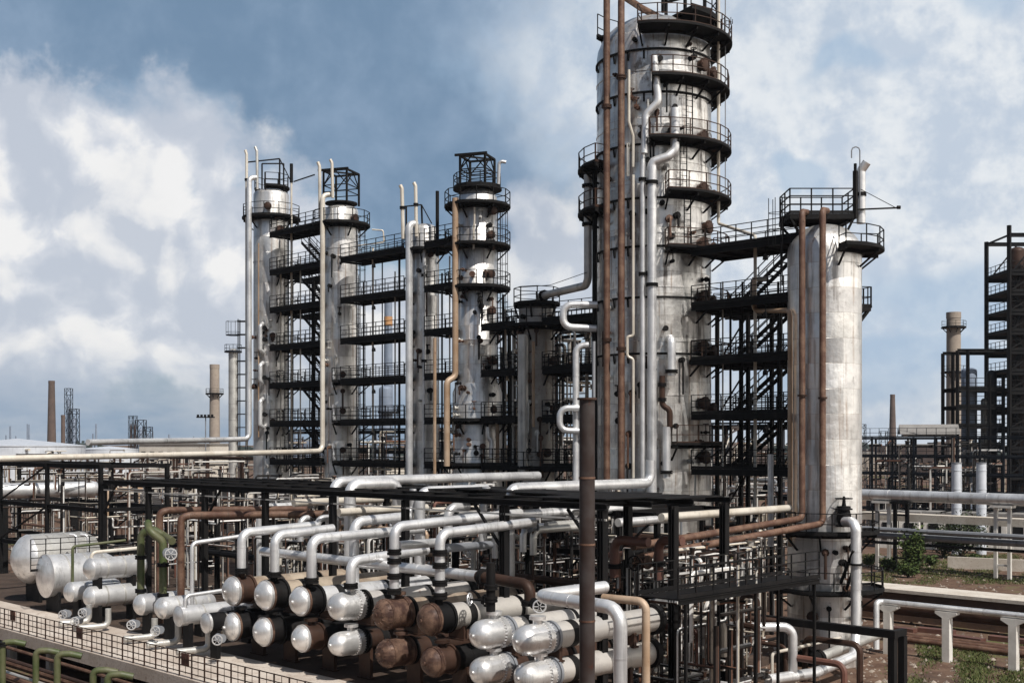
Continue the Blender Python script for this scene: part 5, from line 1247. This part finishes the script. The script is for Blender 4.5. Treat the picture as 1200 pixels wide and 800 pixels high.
c_ = gz(452, 200, 0); t = thing('distillation_column', c_, 'distant grey-blue column behind the second and third columns', 'column')
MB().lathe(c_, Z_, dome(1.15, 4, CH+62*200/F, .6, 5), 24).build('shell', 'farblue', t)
for lv in (9, 13, 17):
    m = MB(); m.ring(c_+Z_*lv, 1.15, 2.2, -120, 60, .2, 15); p = m.build('platform', 'navy', t); m = MB(); ringrail(m, c_+Z_*lv, 2.15, -120, 60); m.build('railing', 'navy', p)
chimney(1117.5, 205, 1.28, 1.16, 366, 'tan chimney with a railed ring near its mouth at the right', 'chimney', (.925, .70))
chimney(1046, 520, 1.9, 1.0, 462, 'slim grey far-off chimney trailing faint smoke right of the domed column', 'brickdark')
# distant column with ladder platforms left of the first column
c_ = gz(277, 185, 0); t = thing('distillation_column', c_, 'distant slim pale column with stacked ladder platforms just left of the first column', 'column')
MB().lathe(c_+Vector((-.5, 0, 0)), Z_, dome(.7, 3, 26.0, .5, 5, 0, (2.5,)), 20).build('shell', 'pipe_dull', t)
m = MB()
for sx, sy in ((.4, -.6), (1.6, -.6), (1.6, .6), (.4, .6)): m.bar(c_+Vector((sx, sy, 0)), c_+Vector((sx, sy, 31)), .12)
for i in range(15):
    z = 2+i*2.05; m.box(c_+Vector((1.0, 0, z)), (1.5, 1.5, .14), 0)
m.build('ladder_frame', 'navy', t)
m = MB(); ringrail(m, c_+Vector((-.5, 0, 26)), 1.3, -180, 180); ringrail(m, c_+Vector((-.5, 0, 28.5)), 1.1, -180, 180, 2.2); m.ring(c_+Vector((-.5, 0, 26)), .5, 1.35, -180, 180, .12); m.build('platform', 'navy', t)
def lattice(px, D, w, ytop, label, mat='navy', inner=True, cat='lattice tower', step=3.0):
    c = gz(px, D, 0); H = CH-(ytop-518)/F*D; t = thing('lattice_tower', c, label, cat); m = MB(); hw = w/2
    P = [Vector((-hw, -hw, 0)), Vector((hw, -hw, 0)), Vector((hw, hw, 0)), Vector((-hw, hw, 0))]
    for p in P: m.bar(c+p, c+p+Z_*H, w*.08)
    z = 0; k = 0
    while z < H-.2:
        z1 = min(H, z+step)
        for i in range(4): m.bar(c+P[i]+Z_*z1, c+P[(i+1) % 4]+Z_*z1, w*.06); m.bar(c+P[i]+Z_*z, c+P[(i+1) % 4]+Z_*z1, w*.05)
        z = z1; k += 1
    m.build('frame', mat, t)
    if inner: MB().lathe(c, Z_, [(0, w*.22), (H*.86, w*.22), (H*.9, 0)], 14).build('core_vessel', 'brown' if mat != 'navy' else 'farblue', t)
    return t
lattice(80.5, 380, 1.9, 455, 'thin distant lattice tower right of the brown chimney'); lattice(87, 380, 2.4, 479, 'shorter distant lattice tower right of the thin one')
lattice(153.5, 300, 1.0, 487, 'dark distant twin stack, left one', 'black', True, 'stack'); lattice(158, 300, 1.0, 487, 'dark distant twin stack, right one', 'black', True, 'stack')
lattice(165, 310, 2.2, 492, 'low dark lattice right of the twin stacks'); lattice(173, 320, 2.0, 500, 'lowest dark lattice right of the twin stacks')
t = thing('floodlight_mast', gz(241, 220, 0), 'small floodlight mast with a flat head left of the tan chimney', 'mast')
MB().cyl(gz(241, 220, 0), gz(241, 220, 16.5), .14, .1, 8).build('mast', 'greypaint', t); m = MB(); c = gz(241, 220, 16.6); m.box(c, (3.2, 1.0, .2), 0)
for i in range(5): m.box(c+Vector((-1.3+i*.65, -.4, .3)), (.4, .3, .4), 0)
m.build('lamp_head', 'black', t)
# big dark structure at the right edge
D = 150
def rx(px): return (px-600)/F*D
t = thing('steel_tower', Vector((rx(1200), D, 0)), 'tall dark open steel tower at the right edge holding brown vessels', 'steel tower')
x0, x1 = rx(1169), rx(1246); levs = [CH-(y-518)/F*D for y in (592, 556, 525, 502, 480, 458, 436, 412, 390, 367.5, 345, 322)]
for x in (x0, (x0+x1)/2-1.2, x1):
    for yy in (D-3.5, D+3.5): MB().bar(Vector((x, yy, 0)), Vector((x, yy, CH-(270-518)/F*D if (x == x0 and yy < D) else CH-(278-518)/F*D)), .42).build('post', 'black', t)
for i, z in enumerate(levs):
    m = MB(); m.box(Vector(((x0+x1)/2, D, z)), (x1-x0, 7, .22), 0)
    for yy in (D-3.5, D+3.5): m.ibeam(Vector((x0, yy, z-.3)), Vector((x1, yy, z-.3)), .25, .5, .06)
    p = m.build('floor', 'black', t)
    m = MB(); rail(m, [Vector((x0, D+3.4, z+.1)), Vector((x0, D-3.4, z+.1)), Vector((x1, D-3.4, z+.1))], 1.1, 1.3, .035); m.build('railing', 'black', p)
m = MB(); zt = CH-(281-518)/F*D
for yy in (D-3.5, D+3.5): m.ibeam(Vector((x0, yy, zt)), Vector((x1, yy, zt)), .25, .5, .06); m.bar(Vector((x0, yy, zt-5)), Vector((x0+4, yy, zt)), .16); m.bar(Vector((x0+3.5, yy, zt)), Vector((x0+8, yy, zt-5)), .16)
m.bar(Vector((x0, D-3.5, zt)), Vector((x0, D+3.5, zt)), .2); m.bar(Vector((x1, D-3.5, zt)), Vector((x1, D+3.5, zt)), .2)
for i in range(1, len(levs)):
    m.bar(Vector((x0, D-3.5, levs[i-1])), Vector((x0+3.6, D-3.5, levs[i]-.3)), .14)
m.build('top_frame', 'black', t)
for px_, yt, r in ((1192, 295, 1.0), (1222, 300, 1.3)):
    MB().lathe(Vector((rx(px_), D, 0)), Z_, dome(r, 3, CH-(yt-518)/F*D, .6, 5, 0, (3.0,)), 20).build('vessel', 'brown', t)
for i in range(0, len(levs)-1):
    m = MB(); a = Vector((rx(1176), D-2.6, levs[i])); b2 = Vector((rx(1188), D-2.6, levs[i+1]))
    if i % 2: a.x, b2.x = b2.x, a.x
    for s in (-.4, .4): m.bar(a+Vector((0, s, 0)), b2+Vector((0, s, 0)), .08, .2); m.bar(a+Vector((0, s, 1)), b2+Vector((0, s, 1)), .06)
    for j in range(10): e = a.lerp(b2, j/10); m.box(e, (.22, .8, .04), 0)
    m.build('stair_flight', 'black', t)
t = thing('process_structure', Vector((rx(1141), D, 0)), 'dark open steel floors between the tan chimney and the tall dark tower', 'steel frame')
xa, xb = rx(1115), rx(1168)
for x in (xa, rx(1127), rx(1152), xb):
    for yy in (D-2, D+3): MB().bar(Vector((x, yy, 0)), Vector((x, yy, CH-((412 if x in (xa, rx(1127)) else 440)-518)/F*D)), .34).build('post', 'black', t)
for y in (412, 457, 478, 500, 522, 545):
    z = CH-(y-518)/F*D
    for yy in (D-2, D+3): MB().ibeam(Vector((xa, yy, z)), Vector((xb, yy, z)), .25, .42, .06).build('beam', 'black', t)
    if y > 420:
        m = MB(); m.box(Vector(((xa+xb)/2, D+.5, z+.24)), (xb-xa, 4.8, .06), 0); p = m.build('floor', 'black', t)
        m = MB(); rail(m, [Vector((xa, D-1.95, z+.27)), Vector((xb, D-1.95, z+.27))], 1.15, 1.2, .04); m.build('railing', 'black', p)
for px_, yt, r, mt, lb in ((1137.5, 434, .95, 'farblue', 'grey-blue column inside the dark open steel floors'), (1164, 437, .62, 'navy', 'dark slim column beside the tall dark tower'), (1155, 470, .4, 'pipe_dull', 'thin pale column inside the dark open steel floors')):
    c = Vector((rx(px_), D+.5, 0)); t = thing('distillation_column', c, lb, 'column'); MB().lathe(c, Z_, dome(r, 3, CH-(yt-518)/F*D, .4, 5, 0, (3.0,)), 20).build('shell', mt, t)
for px_, lb in ((1121, 'small upright pale silo at the right, left one'), (1150, 'small upright pale silo at the right, right one')):
    c = gz(px_, 128, 0); t = thing('silo', c, lb, 'silo', 'small pale silos'); MB().lathe(c, Z_, dome(.52, 3, CH-(543-518)/F*128, .12, 4, 0, (2.0,)), 24).build('shell', 'tank', t); MB().lathe(c+Z_*9.72, Z_, [(0, .56), (.12, .56), (.12, 0)], 24).build('lid', 'greypaint', t)
openframe('process_structure', 'long dark steel frame below the shed roof at the right', toab(gz(1008, 150))[0], toab(gz(1160, 120))[0], toab(gz(1008, 150))[1]-2, toab(gz(1008, 150))[1]+4, [4, 6.2, 8.3, 10.4, 12.6], 9, 1, 'navy', .2, True, True)
lattice(1010, 260, 1.4, 497, 'bare thin mast just right of the domed column', 'navy', False); lattice(1035, 300, 1.6, 505, 'low dark lattice left of the far chimney', 'navy', False)
for i, (px_, D_, r, h) in enumerate(((1060, 150, 1.6, 5.5), (1090, 148, 1.6, 5.5), (1030, 155, 1.6, 5.0))):
    c = gz(px_, D_, 0); t = thing('storage_tank', c, ['rusty brown tank below the shed roof, middle one', 'rusty brown tank below the shed roof, right one', 'rusty brown tank below the shed roof, left one'][i], 'tank'); MB().lathe(c, Z_, dome(r, 2, h, .3, 4, 0, (1.5,)), 24).build('shell', 'brown', t)
hz = random.Random(3)
for i in range(26):
    px_ = hz.choice((hz.uniform(-60, 270), hz.uniform(1010, 1260), hz.uniform(330, 700), hz.uniform(-60, 200))); D_ = hz.uniform(480, 900); yt = hz.uniform(496, 512)
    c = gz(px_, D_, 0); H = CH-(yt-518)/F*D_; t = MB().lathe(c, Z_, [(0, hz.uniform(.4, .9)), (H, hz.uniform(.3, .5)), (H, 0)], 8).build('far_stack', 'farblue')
    tag(t, 'hair-thin far-off stack on the hazy horizon', 'stack', 'far-off stacks on the horizon')
for i in range(22):
    px_ = hz.choice((hz.uniform(-80, 280), hz.uniform(1000, 1280), hz.uniform(320, 900))); D_ = hz.uniform(420, 800); w = hz.uniform(12, 40); h = hz.uniform(6, 13)
    c = gz(px_, D_, 0); t = thing('far_building', c, 'low hazy far-off plant building on the horizon', 'building', 'far-off plant buildings')
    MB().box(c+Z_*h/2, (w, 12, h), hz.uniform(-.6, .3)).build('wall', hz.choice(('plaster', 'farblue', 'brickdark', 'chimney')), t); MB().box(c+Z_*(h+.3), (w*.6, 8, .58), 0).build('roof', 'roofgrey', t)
# ------------------------------------------------------------------ planting
def leafmat(key, c1, c2):
    m, q, b = newmat(key)
    v, rn, tc = coords(q, False)
    rnd_ = q.n('ShaderNodeNewGeometry').outputs['Random Per Island']
    col = q.mix(rnd_, c1, c2); col = q.mix(q.m('MULTIPLY', q.noise(v, .8, 3), .5), col, tuple(x*.6 for x in c1))
    put(q, b, col=col, rough=.7, spec=.25); M[key] = m
leafmat('rubble', (.10, .07, .055), (.42, .36, .30)); leafmat('leaf', (.035, .065, .015), (.10, .13, .035)); leafmat('leafdark', (.02, .032, .012), (.05, .065, .025)); leafmat('grass', (.042, .066, .014), (.14, .145, .05)); leafmat('fartree', (.03, .045, .04), (.05, .065, .055))
def bush(loc, rad, h, n, label, mat='leaf', name='bush', leaf=.16, seed=0, cat='bush'):
    r_ = random.Random(seed); loc = Vector(loc); t = thing(name, loc, label, cat)
    m = MB(); tips = []
    for i in range(14):
        a = r_.uniform(0, 6.28); tip = loc+Vector((math.cos(a)*rad*r_.uniform(.2, .9), math.sin(a)*rad*r_.uniform(.2, .9), h*r_.uniform(.5, 1)))
        mid = loc.lerp(tip, .5)+Vector((r_.uniform(-.2, .2), r_.uniform(-.2, .2), .1)); m.tube([loc, mid, tip], .03, 5); tips += [tip, mid, mid.lerp(tip, .5)]
    m.build('stem', 'bark', t)
    m = MB()
    for i in range(n):
        c = r_.choice(tips)+Vector((r_.gauss(0, rad*.2), r_.gauss(0, rad*.2), r_.gauss(0, h*.12))); c.z = max(c.z, .05)
        u = Vector((r_.gauss(0, 1), r_.gauss(0, 1), r_.gauss(0, .7))).normalized(); v = u.cross(Vector((r_.gauss(0, 1), r_.gauss(0, 1), r_.gauss(0, 1)))).normalized(); s = leaf*r_.uniform(.6, 1.3)
        m.add([c-u*s, c+v*s*.5, c+u*s, c-v*s*.5], [(0, 1, 2, 3)])
    m.build('foliage', mat, t); return t
bush(gz(1071, 109), 1.25, 3.9, 2200, 'bright green leafy bush on the grass behind the domed column', seed=1)
bush(gz(1064, 106), .9, 1.2, 700, 'small green bush in front of the tall one', seed=2)
bush(gz(1126, 124), 3.0, 4.2, 3000, 'dark spreading shrub below the pipeline', 'leafdark', seed=3); bush(gz(1105, 125), 1.8, 2.6, 1400, 'dark shrub left of the spreading one', 'leafdark', seed=4)
for i, (px_, D_) in enumerate(((1143, 116), (1156, 113), (1040, 112), (1018, 115), (1090, 116))): bush(gz(px_, D_), .8, 1.0, 500, 'low weed clump on the grass, %s' % ['between shrub and stone wall', 'in front of the stone wall', 'right of the pale trestle leg', 'at the domed column edge', 'between the two green bushes'][i], seed=10+i)
g_ = random.Random(9); m = MB()
for i in range(15000):
    if i < 9000: px_ = g_.uniform(1000, 1230); D_ = g_.uniform(101, 128)
    else: px_ = g_.uniform(1040, 1240); D_ = g_.uniform(59, 71)
    cl = math.sin(px_*.045+D_*.3)+math.sin(px_*.11-D_*.17)+g_.uniform(-.6, .6)
    if cl < (-.45 if i < 9000 else .2): continue
    p = gz(px_, D_)
    for j in range(3):
        a = g_.uniform(0, 6.28); w = Vector((math.cos(a), math.sin(a), 0))*.035; o = Vector((g_.uniform(-.3, .3), g_.uniform(-.3, .3), 0)); hh = g_.uniform(.05, .2)
        m.add([p+o-w, p+o+w, p+o+Vector((g_.uniform(-.15, .15), g_.uniform(-.15, .15), hh))], [(0, 1, 2)])
tag(m.build('grass', 'grass', origin=Vector((0, 0, 0))), 'patchy dry grass on the brown ground at the right', 'grass', kind='stuff')
m = MB(); r_ = random.Random(23)
for i in range(2600):
    if i < 1500: p = gz(r_.uniform(1010, 1260), r_.uniform(58, 125), 0)
    else: a, b_ = pick(r_, 760, 1060, 42, 66); p = AB(a, b_, 0); p.z = 0
    if p.y < 5 or (toab(p)[0] < -31 and toab(p)[1] < 48.2): continue
    s = r_.choice((.04, .06, .08, .12, .2)); ya = r_.uniform(0, 6.28)
    vs = [p+Vector((math.cos(ya+k*1.257)*s*r_.uniform(.6, 1.2), math.sin(ya+k*1.257)*s*r_.uniform(.6, 1.2), 0)) for k in range(5)]+[p+Vector((r_.uniform(-.3, .3)*s, r_.uniform(-.3, .3)*s, s*r_.uniform(.4, .9)))]
    m.add(vs, [(k, (k+1) % 5, 5) for k in range(5)])
tag(m.build('rubble', 'rubble', origin=Vector((0, 0, 0))), 'loose stones and scraps strewn over the bare ground at the right', 'rubble', kind='stuff')
m = MB(); r_ = random.Random(21)
for i in range(9000):
    px_ = r_.uniform(-150, 1350); D_ = r_.uniform(800, 1000); base = 7+3.5*math.sin(px_*.021)+2.5*math.sin(px_*.07+1)
    p = gz(px_, D_, r_.uniform(0, base)); u = Vector((r_.gauss(0, 1), 0, r_.gauss(0, 1))).normalized(); s = r_.uniform(1.2, 2.6); v = Vector((-u.z, r_.uniform(-.4, .4), u.x))
    m.add([p-u*s, p-v*s*.8, p+u*s, p+v*s*.8], [(0, 1, 2, 3)])
tag(m.build('far_wood', 'fartree', origin=Vector((0, 800, 0))), 'dark line of far-off trees along the horizon', 'wood', kind='stuff')
for t_ in [o for o in COL.objects]:
    pass

# ------------------------------------------------------------------ thin cables and the air of the place
for pts, lb in (([W(606, 337, 81), W(645, 334, 77.5), W(688, 319, 73)], 'slack thin cable between the shorter dark column and the tallest one'), ([W(344, 262, 101), W(372, 268, 98), W(392, 262, 95.4)], 'slack thin cable between the tops of the first two columns')):
    tag(MB().tube(pts, .022, 5, 3).build('cable', 'black'), lb, 'cable')
hm = bpy.data.materials.new('haze'); hm.use_nodes = True; t = hm.node_tree; t.nodes.clear(); q = NT(t)
pv = q.n('ShaderNodeVolumePrincipled', {'Color': (.80, .88, 1.0, 1), 'Density': .00009, 'Anisotropy': .2}); o_ = q.n('ShaderNodeOutputMaterial'); t.links.new(pv.outputs[0], o_.inputs['Volume']); M['haze'] = hm
m = MB(); m.box(Vector((0, 520, 21.5)), (2600, 1160, 45), 0)
tag(m.build('haze', 'haze'), kind='stuff')
sc.cycles.volume_step_rate = 4; sc.cycles.volume_bounces = 0
